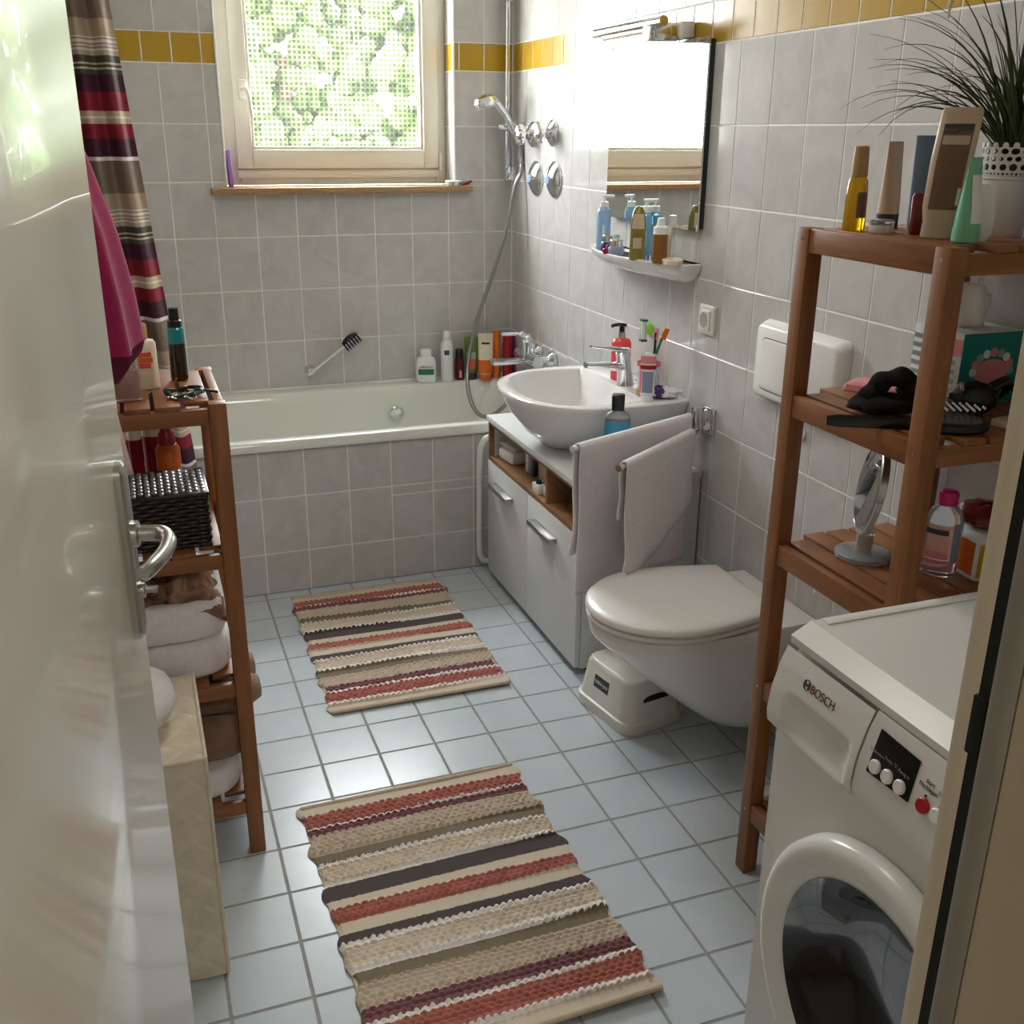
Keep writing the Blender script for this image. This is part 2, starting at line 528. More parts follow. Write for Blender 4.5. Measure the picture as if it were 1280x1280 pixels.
# hall behind the camera
g = G()
hx0, hx1, hy0, hy1 = -2.2, 1.3, -4.0, YF - 0.2
g.box(hx0 - 0.1, hx0, hy0, hy1, 0, ZC).box(hx1, hx1 + 0.1, hy0, hy1, 0, ZC).box(hx0 - 0.1, hx1 + 0.1, hy0 - 0.1, hy0, 0, ZC)
g.box(hx0 - 0.1, XL - 0.1, hy1, hy1 + 0.1, 0, ZC).box(XR + 0.1, hx1 + 0.1, hy1, hy1 + 0.1, 0, ZC)
struct('wall_hall', g, 'plaster')
struct('floor_hall', G().box(hx0 - 0.1, hx1 + 0.1, hy0 - 0.1, YF - 0.2, -0.12, -0.001), 'hall_floor')
struct('ceiling_hall', G().box(hx0 - 0.1, hx1 + 0.1, hy0 - 0.1, YF - 0.2, ZC, ZC + 0.1), 'ceiling_paint')
hl = bpy.data.lights.new('hall_fill', 'AREA'); hl.shape = 'DISK'; hl.size = 0.35; hl.energy = HALL_FILL; hl.color = (1.0, 0.94, 0.85)  # fill light added out of view to brighten the doorway side
hlo = bpy.data.objects.new('hall_fill_light', hl); col.objects.link(hlo); hlo.location = (-0.4, -3.2, ZC - 0.09)
t = thing('fill_lamp', 'added round white fill lamp in the hall outside the bathroom door', 'lamp', (-0.4, -3.2, ZC - 0.075))  # made-up lamp body around the hall fill light
ob('shade', G().loft([(0, 0.13), (0.01, 0.17), (0.05, 0.18), (0.075, 0.16)], 32), 'white_plastic', t)

bl = bpy.data.lights.new('bath_fill', 'AREA'); bl.shape = 'DISK'; bl.size = 0.5; bl.energy = BATH_FILL; bl.color = (1.0, 0.95, 0.88)  # added unseen light, lifts walls that daylight alone leaves too dark
blo = bpy.data.objects.new('bath_fill_light', bl); col.objects.link(blo); blo.location = (-0.35, -0.35, ZC - 0.09)
t = thing('fill_lamp', 'added round white fill lamp above the bathroom floor', 'lamp', (-0.35, -0.35, ZC - 0.075))  # made-up lamp body above the bathroom fill light
ob('shade', G().loft([(0, 0.20), (0.01, 0.24), (0.05, 0.25), (0.075, 0.23)], 32), 'white_plastic', t)

# door lining on the latch side: rebate towards the room, rubber seal, lining
t = thing('trim_1', 'cream painted steel door lining with rubber seal and strike plate', 'door frame', (DX1, YF, 0), kind='structure')
zt = DZ
ob('rebate', G().box(DX1, DX1 + 0.03, YF - 0.019, YF + 0.002, 0, zt, 0.002), 'rebate_paint', t, world=True)
ob('seal_gap', G().box(DX1 - 0.002, DX1 + 0.03, YF - 0.038, YF - 0.019, 0, zt), 'seal_black', t, world=True)
ob('seal', G().box(DX1 - 0.013, DX1 + 0.02, YF - 0.062, YF - 0.038, 0, zt, 0.003), 'seal_grey', t, world=True)
ob('lining', G().box(DX1 - 0.012, DX1 + 0.03, YF - 0.215, YF - 0.062, 0, zt, 0.002), 'jamb_paint', t, world=True)
ob('strike_plate', G().box(DX1 - 0.004, DX1 + 0.004, YF - 0.030, YF - 0.016, 1.095, 1.145, 0.0015), 'seal_black', t, world=True)
t = thing('trim_2', 'cream painted steel door lining on the hinge side of the doorway', 'door frame', (DX0, YF, 0), kind='structure')
ob('lining', G().box(DX0 - 0.03, DX0 + 0.004, YF - 0.215, YF + 0.002, 0, DZ, 0.002), 'jamb_paint', t, world=True)
ob('head', G().box(DX0 + 0.004, DX1 - 0.012, YF - 0.215, YF + 0.002, DZ, DZ + 0.03, 0.002), 'jamb_paint', t, world=True)

# door leaf, opened into the room: local x runs from the hinge to the free edge, local -y is the face we see
HINGE = (-1.085, YF + 0.012)
DANG = math.atan2(0.7255, 0.117)
LW, LT = 0.735, 0.040
door = thing('door_1', 'glossy white flush door standing open with long chrome handle plate', 'door', (HINGE[0], HINGE[1], 0), DANG, kind='structure')
ob('leaf', G().box(0, LW, 0, LT, 0.008, 1.985, 0.003), 'door_paint', door)
hs = ob('handle_plate', G().rings([rrect(0, 0, 0.020, 0.112, 0.018, 0), rrect(0, 0, 0.020, 0.112, 0.018, 0.007), rrect(0, 0, 0.016, 0.108, 0.015, 0.010)]),
        'steel_satin', door, loc=(LW - 0.058, 0, 1.070), rot=(PI / 2, 0, 0))
lev = catmull([(0, 0, 0.008), (0, 0, 0.030), (-0.005, 0, 0.044), (-0.024, -0.002, 0.053), (-0.055, -0.005, 0.051), (-0.084, -0.008, 0.042), (-0.098, -0.012, 0.033)], 8)
n = len(lev)
ob('lever', G().tube(lev, [0.0098 if i < n * 0.4 else 0.0098 - 0.001 * (i / n) for i in range(n)], 14), 'steel_satin', hs, loc=(0, 0.022, 0))
ob('lever_collar', G().loft([(0.009, 0.016), (0.016, 0.016), (0.018, 0.013)], 20), 'steel_satin', hs, loc=(0, 0.022, 0))
ob('thumb_turn', G().loft([(0.009, 0.010), (0.016, 0.010), (0.018, 0.007, 0.003), (0.030, 0.009, 0.003)], 16), 'steel_satin', hs, loc=(0, -0.05, 0))

# ------------------------------------------------------------------ window
win = thing('window_1', 'white plastic window with square-patterned privacy glass and tilt handle', 'window', ((WX0 + WX1) / 2, WY, WZ0), kind='structure')


def frame4(g, x0, x1, z0, z1, l, r, b, t, y0, y1, bv):
    g.box(x0, x0 + l, y0, y1, z0, z1, bv).box(x1 - r, x1, y0, y1, z0, z1, bv)
    g.box(x0 + l, x1 - r, y0, y1, z0, z0 + b, bv).box(x0 + l, x1 - r, y0, y1, z1 - t, z1, bv)
    return g


SX0, SX1, SZ0, SZ1 = -0.495, 0.305, 1.402, WZ1 - 0.05
GX0, GX1, GZ0, GZ1 = -0.424, 0.232, 1.484, WZ1 - 0.13
ob('frame', frame4(G(), WX0, WX1, WZ0 + 0.002, WZ1, SX0 - WX0 + 0.01, WX1 - SX1 + 0.01, SZ0 - WZ0 + 0.01, 0.05, WY, WY + 0.07, 0.003), 'window_pvc', win, world=True)
sash = ob('sash', frame4(G(), SX0, SX1, SZ0, SZ1, GX0 - SX0 - 0.012, SX1 - GX1 - 0.012, GZ0 - SZ0 - 0.012, 0.068, WY - 0.018, WY + 0.05, 0.004), 'window_pvc', win, world=True)
ob('glazing_bead', frame4(G(), GX0 - 0.014, GX1 + 0.014, GZ0 - 0.014, GZ1 + 0.014, 0.014, 0.014, 0.014, 0.014, WY - 0.010, WY + 0.03, 0.003), 'window_pvc', win, world=True)
ob('drip_rail', G().box(SX0, SX1, WY - 0.008, WY + 0.002, WZ0 + 0.028, SZ0 - 0.006, 0.002), 'window_pvc', win, world=True)
for z in (1.405, 2.20):
    ob('hinge', G().tube([(SX1 + 0.008, WY - 0.022, z - 0.012), (SX1 + 0.008, WY - 0.022, z + 0.055)], 0.007, 12), 'white_plastic', win, world=True)
# privacy glass: square raised pattern
pm = bpy.data.materials.new('pattern_glass'); pm.use_nodes = True; M['pattern_glass'] = pm
nt = pm.node_tree; N = nt.nodes; L = nt.links
N.remove(N['Principled BSDF']); out = N['Material Output']
tc = N.new('ShaderNodeTexCoord'); sp = N.new('ShaderNodeSeparateXYZ'); L.new(tc.outputs['Object'], sp.inputs[0])


def nmath(op, a, b=None, c=None):
    n = N.new('ShaderNodeMath'); n.operation = op
    for i, s in enumerate((a, b, c)):
        if s is None:
            continue
        if isinstance(s, (int, float)):
            n.inputs[i].default_value = s
        else:
            L.new(s, n.inputs[i])
    return n.outputs[0]


CELL = 0.0185
cx_ = nmath('ABSOLUTE', nmath('SUBTRACT', nmath('FRACT', nmath('MULTIPLY', sp.outputs[0], 1 / CELL)), 0.5))
cz_ = nmath('ABSOLUTE', nmath('SUBTRACT', nmath('FRACT', nmath('MULTIPLY', sp.outputs[2], 1 / CELL)), 0.5))
dot = nmath('LESS_THAN', nmath('MAXIMUM', cx_, cz_), 0.30)
tr1 = N.new('ShaderNodeBsdfTransparent'); tr1.inputs[0].default_value = (0.97, 0.98, 0.97, 1)
tr2 = N.new('ShaderNodeBsdfTransparent'); tr2.inputs[0].default_value = (0.20, 0.215, 0.195, 1)
mx = N.new('ShaderNodeMixShader'); L.new(dot, mx.inputs[0]); L.new(tr1.outputs[0], mx.inputs[1]); L.new(tr2.outputs[0], mx.inputs[2])
tl = N.new('ShaderNodeBsdfTranslucent'); tl.inputs[0].default_value = (0.95, 0.98, 0.95, 1)
mx2 = N.new('ShaderNodeMixShader'); mx2.inputs[0].default_value = 0.01
L.new(mx.outputs[0], mx2.inputs[1]); L.new(tl.outputs[0], mx2.inputs[2])
gl = N.new('ShaderNodeBsdfGlossy'); gl.inputs['Roughness'].default_value = 0.1
mx3 = N.new('ShaderNodeMixShader'); mx3.inputs[0].default_value = 0.02
L.new(mx2.outputs[0], mx3.inputs[1]); L.new(gl.outputs[0], mx3.inputs[2])
L.new(mx3.outputs[0], out.inputs[0])
ob('pane', G().grid(lambda u, v: (GX0 - 0.003 + (GX1 - GX0 + 0.006) * u, WY + 0.012, GZ0 - 0.003 + (GZ1 - GZ0 + 0.006) * v), 1, 1), 'pattern_glass', win, world=True, smooth=0)
hp = at(303, 112, y=WY - 0.02)
wh = ob('handle_plate', G().box(hp.x - 0.015, hp.x + 0.015, WY - 0.030, WY - 0.018, hp.z - 0.035, hp.z + 0.035, 0.005), 'old_plastic', win, world=True)
lv = at(315, 146, y=WY - 0.07)
ob('handle', G().tube(catmull([(hp.x, WY - 0.02, hp.z + 0.004), (hp.x, WY - 0.055, hp.z + 0.004), (hp.x + 0.012, WY - 0.068, hp.z - 0.010), (lv.x, WY - 0.07, lv.z)], 6), 0.0075, 12), 'old_plastic', win, world=True)
sl = ob('trim_3', G().box(-0.612, 0.402, YB - 0.042, WY + 0.02, 1.313, WZ0, 0.003), 'sill_stone', smooth=30, kind='structure')
tag(sl, 'brown speckled stone window sill', 'window sill')

# garden beyond the privacy glass
struct('ground_garden', G().box(-30, 30, 2.6, 40, -3.2, -3.0), 'plaster')
mat('tree_leaf', (66, 84, 36), 0.8, noise=(1.6, 0.75), bump=(6, 0.8, 0.1))
mat('bark', (90, 76, 60), 0.9, noise=(10, 0.3))
for i, (x, y, z, r, lab) in enumerate(((-0.35, 9.2, 1.9, 1.05, 'leafy green tree outside the window towards the handle side'), (1.15, 11.6, 2.4, 1.25, 'tall green tree outside behind the middle of the window'),
                                       (2.15, 8.2, 2.1, 1.15, 'leafy green tree outside the window towards the shower side'), (0.95, 7.0, 0.9, 0.62, 'low green bush outside below the window'))):
    t = thing('garden_tree', lab, 'tree', (x, y, -3.0), group='trees outside the window')
    g = G()
    rnd = random.Random(i + 3)
    for k in range(420):
        a, b, rr = rnd.uniform(0, 2 * PI), rnd.uniform(-1, 1), rnd.uniform(0.2, 1)
        c = Vector((math.cos(a) * rr * r * math.sqrt(1 - b * b * 0.7), math.sin(a) * rr * r * 0.6, z + 3.0 + b * r * 1.1)); q = r * rnd.uniform(0.05, 0.12)
        g.loft([(c.z + q * s, q * math.sqrt(max(0.02, 1 - s * s)), q * math.sqrt(max(0.02, 1 - s * s)), c.x, c.y) for s in (-0.98, -0.5, 0.2, 0.75, 0.98)], 8)
    o = ob('crown', g, 'tree_leaf', t); o['kind'] = 'stuff'
    ob('trunk', G().tube([(0, 0, 0), (0.05, 0, z + 2.0), (0, 0, z + 3.0)], [0.14, 0.1, 0.06], 10), 'bark', t)


# ------------------------------------------------------------------ bathtub and its tiled front
ZT = 0.557
tx0, tx1 = XL + 0.002, XR - 0.001
cxm, cym = (tx0 + tx1) / 2, (YT - 0.010 + YB) / 2
hx, hy = (tx1 - tx0) / 2, (YB - YT + 0.010) / 2 - 0.001
tub = thing('bathtub', 'white enamel bathtub built in under the window', 'bathtub', (cxm, cym, 0))


def R4(dx, dyf, dyb, r, z):
    return rrect(0, (dyf - dyb) / 2, hx - dx, hy - (dyf + dyb) / 2, r, z, 8)


rs = [R4(0.000, 0.000, 0.012, 0.010, ZT - 0.034), R4(0, 0, 0.0, 0.010, ZT - 0.004), R4(0.004, 0.004, 0.002, 0.012, ZT), R4(0.060, 0.042, 0.070, 0.10, ZT), R4(0.070, 0.050, 0.078, 0.11, ZT - 0.006),
      R4(0.085, 0.060, 0.090, 0.13, ZT - 0.05), R4(0.13, 0.085, 0.11, 0.15, ZT - 0.25), R4(0.20, 0.12, 0.14, 0.16, ZT - 0.37), R4(0.27, 0.18, 0.20, 0.13, ZT - 0.40)]
ob('shell', G().rings(rs, cap0=False), 'enamel', tub, smooth=50)
ob('overflow', G().loft([(0, 0.030), (0.006, 0.030), (0.010, 0.024)], 24), 'chrome', tub, loc=(0.35, hy - 0.112, ZT - 0.11), rot=(PI / 2, 0, 0))
ap = struct('wall_tub_front', G().box(XL + 0.002, XR - 0.002, YT + 0.001, YT + 0.045, 0, ZT - 0.036), 'grout_white')
ax = lines(-0.5957, TW, XL, XR)
for a0, a1 in zip(ax, ax[1:]):
    zs = [0.0, 0.1496, 0.3528, ZT - 0.036]
    if -0.16 < (a0 + a1) / 2 < 0.30:
        zs = [0.0, 0.1496, 0.318, 0.3528, ZT - 0.036]     # inspection flap
    for b0, b1 in zip(zs, zs[1:]):
        tile(ap, 'back', a0, a1, b0, b1, YT + 0.001)
sil = ob('trim_4', G().tube([(XL + 0.01, YB - 0.004, ZT + 0.001), (XR - 0.004, YB - 0.004, ZT + 0.001)], 0.006, 8), 'white_plastic', kind='structure')
tag(sil, 'white silicone joint between bathtub and tiles', 'silicone joint')

# white bent pipe loop beside the tub front
pts = [(0.30, 0.925, 0.515), (0.215, 0.925, 0.512), (0.19, 0.925, 0.49), (0.180, 0.925, 0.44), (0.178, 0.925, 0.25), (0.178, 0.925, 0.09), (0.186, 0.925, 0.05), (0.21, 0.925, 0.03), (0.30, 0.925, 0.028)]
ob('heating_pipe', G().tube(catmull(pts, 6), 0.011, 12), 'white_plastic', label='white bent pipe standing between vanity cabinet and tub front', cat='pipe')

# bottles on the ledge of the tub
LED = 1.655


def ledge(u, dy=0.0):
    p = at(u, 478, y=LED + dy); return (p.x, LED + dy, ZT)


GB = 'bath bottles along the tub ledge'
lvw = [(0, 0.036, 0.017, 0, 0, 3), (0.004, 0.041, 0.021, 0, 0, 3), (0.085, 0.041, 0.021, 0, 0, 3), (0.10, 0.036, 0.019, 0, 0, 3), (0.108, 0.024, 0.016)]
t = bottle('wash_bottle', 'squat white wash bottle with green label on tub ledge', 'bottle', ledge(533), lvw, 'p_white', [(0.108, 0.023, 0.016), (0.135, 0.023, 0.016), (0.139, 0.020, 0.014)], 'p_white',
           patches=(('label', 0.034, 0.058, -0.75, 0.75, 'p_darkgreen'),), group=GB)
text('seba', 0.016, 'print_dark', t, (-0.011, -0.0222, 0.068), (PI / 2, 0, 0))
text('med', 0.016, 'p_pink', t, (0.016, -0.0222, 0.068), (PI / 2, 0, 0))
lvs = [(0, 0.024), (0.003, 0.026), (0.150, 0.026), (0.165, 0.022), (0.172, 0.016)]
bottle('spray_can', 'tall slim white spray can with small navy square on tub ledge', 'bottle', ledge(559), lvs, 'p_white', [(0.172, 0.016), (0.205, 0.015), (0.210, 0.012)], 'p_white',
       patches=(('label', 0.112, 0.132, -0.40, 0.40, 'p_navy'),), group=GB)
bottle('shampoo_bottle', 'small dark red bottle with black cap on tub ledge', 'bottle', ledge(574.5), [(0, 0.017), (0.003, 0.019), (0.09, 0.019)], 'p_darkred', [(0.09, 0.017), (0.128, 0.016), (0.131, 0.013)], 'black_plastic',
       patches=(('label', 0.012, 0.042, 0.0, 0.5, 'p_rose'),), group=GB)


def tube_lv(h, w, d, cap):
    return [(cap, w * 0.85, d), (cap + 0.004, w, d), (h * 0.6, w, d * 0.75), (h * 0.93, w * 1.04, d * 0.15), (h, w * 1.04, 0.0012)]


bottle('shower_tube', 'green shower gel tube standing on dark cap on tub ledge', 'tube', ledge(589), tube_lv(0.178, 0.027, 0.018, 0.026), 'p_green', [(0, 0.024, 0.018), (0.028, 0.025, 0.018)], 'p_greenblack',
       patches=(('label', 0.085, 0.115, -0.8, 0.8, 'p_sage'), ('fruit_print', 0.045, 0.082, -0.7, 0.6, 'p_coral')), group=GB)
t = bottle('shower_tube', 'cream and orange tube with swirl print on tub ledge', 'tube', ledge(607, -0.03), tube_lv(0.195, 0.031, 0.022, 0.024), 'p_cream', [(0, 0.024, 0.02), (0.025, 0.025, 0.02)], 'p_orange',
           patches=(('lower_print', 0.027, 0.085, -1.5, 1.5, 'p_orange'), ('wordmark', 0.150, 0.158, -0.55, 0.55, 'print_dark')), group=GB)
bottle('sun_bottle', 'slim plain orange bottle on tub ledge', 'bottle', ledge(620, -0.01), [(0, 0.016, 0.016), (0.003, 0.018, 0.017), (0.19, 0.017, 0.012), (0.2, 0.015, 0.006)], 'p_orange', group=GB)
bottle('shower_bottle', 'slim plain red bottle on tub ledge', 'bottle', ledge(634, -0.02), [(0, 0.019, 0.017), (0.004, 0.021, 0.019), (0.14, 0.021, 0.019), (0.15, 0.019, 0.017), (0.178, 0.019, 0.016)], 'p_red', group=GB)
t = bottle('shower_bottle', 'purple bottle with pale lettering behind the tub tap', 'bottle', ledge(648, 0.01), [(0, 0.029, 0.019, 0, 0, 3), (0.004, 0.032, 0.021, 0, 0, 3), (0.11, 0.032, 0.021, 0, 0, 3), (0.18, 0.030, 0.008, 0, 0, 3)], 'p_purple', group=GB,
           patches=(('label', 0.02, 0.10, -0.12, 0.12, 'p_rose'),))

# grab bar with a claw clip on it
ga, gb = at(388, 466, y=YB - 0.045), at(447, 419, y=YB - 0.045)
gd = (gb - ga).normalized()
t = thing('grab_bar', 'chrome grab bar mounted at a slant on tiles above the tub', 'grab bar', (ga.x, YB, ga.z))
ob('bar', G().tube([ga - gd * 0.012, gb + gd * 0.01], 0.009, 16), 'chrome', t, world=True)
for p in (ga + gd * 0.006, gb - gd * 0.01):
    ob('mount', G().tube([p, (p.x, YB - 0.001, p.z)], [0.013, 0.021], 16), 'chrome', t, world=True)
cp = at(437, 424, y=YB - 0.062)
t = thing('claw_clip', 'black hair claw clip hooked over the slanted grab bar', 'hair clip', (cp.x, cp.y, cp.z))
perp = Vector((-gd.z, 0, gd.x))
for s in (1, -1):
    sp_ = G()
    base = [gd * (-0.034 + 0.068 * i / 8) + perp * (0.010 * math.sin(PI * i / 8)) + Vector((0, -0.006 * s, 0)) for i in range(9)]
    sp_.tube(base, 0.006, 8)
    ob('spine', sp_, 'black_plastic', t)
    for i in range(6):
        q = gd * (-0.032 + 0.064 * i / 5)
        ob('tooth', G().tube(catmull([q + Vector((0, -0.006 * s, 0)), q - perp * 0.014 + Vector((0, -0.022 * s, 0)), q - perp * 0.030 + Vector((0, -0.012 * s, 0)), q - perp * 0.036 + Vector((0, 0.0, 0))], 4), [0.0035] * 10 + [0.0025, 0.002, 0.0016], 6), 'black_plastic', t)

# ------------------------------------------------------------------ shower set, valves, tub mixer
rx_, ry_ = 0.545, 1.662
t = thing('shower_rail', 'vertical chrome shower rail with hand shower beside the window', 'shower', (rx_, ry_, 1.36))
ob('rail', G().tube([(rx_, ry_, 1.362), (rx_, ry_, 2.08)], 0.010, 16), 'chrome', t, world=True)
for z0_, z1_ in ((1.36, 1.415), (2.01, 2.075)):
    ob('bracket', G().box(rx_ - 0.014, XR - 0.001, ry_ - 0.016, ry_ + 0.016, z0_, z1_, 0.005), 'chrome', t, world=True)
ob('slider', G().box(rx_ - 0.018, rx_ + 0.018, ry_ - 0.05, ry_ + 0.018, 1.545, 1.578, 0.008).tube([(rx_ - 0.05, ry_ - 0.03, 1.56), (rx_ + 0.01, ry_ - 0.03, 1.56)], 0.013, 14), 'chrome', t, world=True)
h0, h1, h2 = Vector((0.553, 1.60, 1.535)), Vector((0.517, 1.60, 1.60)), Vector((0.462, 1.598, 1.662))
ob('handle', G().tube([h0, h0.lerp(h1, 0.5), h1, h2], [0.011, 0.013, 0.014, 0.016], 14), 'chrome', t, world=True)
hd = Vector((0.43, 1.598, 1.655))
mt = Matrix.Translation(hd) @ Matrix.Rotation(math.radians(-14), 4, 'Y')
ob('shower_head', G().loft([(-0.022, 0.036), (-0.018, 0.046), (-0.004, 0.050), (0.012, 0.042), (0.022, 0.022)], 28, mtx=mt), 'chrome', t, world=True)
ob('spray_plate', G().loft([(-0.025, 0.034), (-0.021, 0.037)], 28, mtx=mt), 'white_plastic', t, world=True)
hose = [(0.553, 1.60, 1.535), (0.572, 1.585, 1.49), (0.572, 1.575, 1.40), at(643, 235, y=1.57), at(632, 290, y=1.56), at(615, 345, y=1.55), at(598, 395, y=1.53), at(587, 440, y=1.50),
        at(584, 475, y=1.46), at(590, 505, y=1.40), at(603, 520, y=1.36), at(622, 515, y=1.33), at(645, 490, y=1.31), (0.505, 1.32, 0.668)]
hp_ = catmull(hose, 14)
g = G().tube(hp_, 0.0072, 10)
for i in range(0, len(hp_) - 1):
    d = hp_[i + 1] - hp_[i]; nn = max(1, int(d.length / 0.0065))
    for k in range(nn):
        q = hp_[i] + d * (k / nn)
        g.tube([q, q + d.normalized() * 0.0035], 0.0086, 8)
ob('hose', g, 'hose_steel', t, world=True)
for i, (y, z, lab) in enumerate(((1.474, 1.534, 'chrome valve knob on tiles nearer the window corner'), (1.271, 1.540, 'chrome valve knob on tiles nearer the mirror'))):
    t = thing('valve_knob', lab, 'valve', (XR, y, z), group='valve knobs above the tub')
    ob('rosette', G().loft([(0, 0.046), (0.006, 0.046), (0.016, 0.034), (0.022, 0.020)], 32), 'chrome', t, rot=(0, -PI / 2, 0))
    lvk = []
    kn = G()
    for j, (zz, r) in enumerate(((0.020, 0.018), (0.034, 0.020), (0.045, 0.032), (0.062, 0.034), (0.072, 0.028), (0.076, 0.014))):
        lvk.append([(r * (1 + (0.16 * math.cos(4 * a) if j > 1 else 0)) * math.cos(a), r * (1 + (0.16 * math.cos(4 * a) if j > 1 else 0)) * math.sin(a), zz) for a in [2 * PI * k / 40 for k in range(40)]])
    ob('knob', kn.rings(lvk), 'chrome', t, rot=(0, -PI / 2, 0))
for y, z, lab in ((1.433, 1.376, 'round chrome cover disc nearer the window corner'), (1.246, 1.378, 'round chrome cover disc nearer the mirror')):
    t = thing('cover_disc', lab, 'cover disc', (XR, y, z), group='chrome cover discs above the tub')
    ob('disc', G().loft([(0, 0.064), (0.005, 0.064), (0.014, 0.054), (0.026, 0.030), (0.030, 0.012)], 36), 'chrome', t, rot=(0, -PI / 2, 0))
    ob('badge', G().loft([(0.029, 0.016), (0.032, 0.014)], 20), 'p_blue', t, rot=(0, -PI / 2, 0))
t = thing('tub_mixer', 'chrome wall mixer tap over the end of the bathtub', 'tap', (XR, 1.30, 0.705))
for y in (1.22, 1.37):
    ob('flange', G().tube([(XR - 0.001, y, 0.71), (XR - 0.014, y, 0.71), (XR - 0.03, y, 0.71)], [0.036, 0.034, 0.018], 24), 'chrome', t, world=True)
    ob('inlet', G().tube([(XR - 0.02, y, 0.71), (XR - 0.075, y, 0.71)], 0.016, 16), 'chrome', t, world=True)
ob('mixer_body', G().tube([(XR - 0.078, 1.19, 0.71), (XR - 0.078, 1.40, 0.71)], 0.023, 20).tube([(XR - 0.08, 1.295, 0.71), (XR - 0.08, 1.295, 0.775)], 0.025, 20), 'chrome', t, world=True)
ob('lever', G().tube(catmull([(XR - 0.08, 1.295, 0.775), (XR - 0.10, 1.295, 0.800), (XR - 0.13, 1.295, 0.806), (XR - 0.19, 1.295, 0.808)], 5), [0.022] * 4 + [0.012] * 4 + [0.007] * 8, 12), 'chrome', t, world=True)
ob('spout', G().box(XR - 0.235, XR - 0.085, 1.27, 1.32, 0.690, 0.712, 0.009), 'chrome', t, world=True)

# things on the window sill
p = at(288, 205, y=YB + 0.03)
ob('cleaning_pad', G().box(-0.008, 0.008, -0.03, 0.03, 0, 0.135, 0.005), 'p_purplepad', loc=(WX0 + 0.022, YB + 0.045, WZ0), rot=(0, -0.05, 0), label='purple cleaning pad standing upright on window sill against the reveal', cat='cleaning pad')
p = at(540, 226, z=WZ0 + 0.006)
t = thing('tin_can', 'flat round silver tin lying on window sill', 'tin', (p.x, YB - 0.008, WZ0))
ob('tin', G().loft([(0, 0.030), (0.002, 0.032), (0.014, 0.032)], 28), 'chrome', t)
ob('lid', G().loft([(0.014, 0.033), (0.019, 0.033), (0.021, 0.030)], 28), 'p_white', t)
ob('razor_head', G().tube([(-0.022, 0, 0.005), (0.0, 0.002, 0.010), (0.016, 0.004, 0.018)], [0.004, 0.006, 0.004], 8), 'p_crimson', loc=(p.x + 0.062, YB - 0.01, WZ0), label='small pink razor lying beside the silver tin on window sill', cat='razor')

# ------------------------------------------------------------------ shower curtain
CB = [(0.0, (226, 220, 214)), (0.012, (122, 106, 92)), (0.21, (170, 150, 128)), (0.305, (214, 206, 198)), (0.316, (160, 142, 122)), (0.328, (214, 206, 198)), (0.340, (160, 142, 122)), (0.352, (214, 206, 198)),
      (0.362, (160, 142, 122)), (0.374, (214, 206, 198)), (0.384, (176, 158, 136)), (0.412, (70, 68, 58)), (0.45, (190, 176, 150)), (0.462, (70, 68, 58)), (0.478, (190, 176, 150)), (0.490, (76, 74, 64)), (0.518, (66, 24, 44)),
      (0.615, (132, 24, 46)), (0.723, (196, 174, 148)), (0.757, (226, 220, 214)), (0.767, (196, 174, 148)), (0.80, (132, 24, 46)), (0.885, (66, 22, 44)), (0.99, (226, 220, 214))]


def cset(N, L):
    tc = N.new('ShaderNodeTexCoord'); s = N.new('ShaderNodeSeparateXYZ'); L.new(tc.outputs['Object'], s.inputs[0])
    a = N.new('ShaderNodeMath'); a.operation = 'MULTIPLY_ADD'; a.inputs[1].default_value = -1 / 0.465; a.inputs[2].default_value = 1.462 / 0.465 + 4
    L.new(s.outputs[2], a.inputs[0])
    f = N.new('ShaderNodeMath'); f.operation = 'FRACT'; L.new(a.outputs[0], f.inputs[0])
    return f.outputs[0]


ramp_mat('curtain_stripes', CB, cset, 0.75, bump=(600, 0.15, 0.001))


def curt(u, v):
    z = 2.055 - 1.72 * v
    xr = -0.930 + 0.135 * (1 - (z - 0.33) / 1.72) ** 1.0 + 0.012
    xl_ = -1.175
    x = xl_ + (xr - xl_) * u
    amp = 0.020 + 0.012 * v
    y = 0.905 + amp * math.sin(u * 2 * PI * 4.2 + 0.6 * math.sin(v * 5)) - 0.02 * v * u
    return (x, y, z + 0.008 * math.sin(u * 9) * v)


t = thing('shower_curtain', 'striped crimson, taupe and beige shower curtain gathered beside the bathtub', 'shower curtain', (-1.05, 0.905, 0.335))
ob('fabric', G().grid(curt, 90, 60), 'curtain_stripes', t, world=True, solid=0.0015, smooth=80)
for i in range(7):
    ob('curtain_ring', G().tube([(-1.15 + i * 0.035, 0.905 + 0.018 * math.cos(a), 2.075 + 0.022 * math.sin(a)) for a in [2 * PI * k / 12 for k in range(13)]], 0.002, 6), 'white_plastic', t, world=True)
t = thing('curtain_rail', 'white curtain rail over the front edge of the bathtub', 'curtain rail', (XL, 0.905, 2.085))
ob('rod', G().tube([(XL + 0.002, 0.905, 2.085), (XR - 0.002, 0.905, 2.085)], 0.009, 12), 'white_plastic', t, world=True)
for x in (XL + 0.006, XR - 0.006):
    ob('wall_flange', G().tube([(x - 0.005, 0.905, 2.085), (x + 0.005, 0.905, 2.085)], 0.025, 16), 'white_plastic', t, world=True)


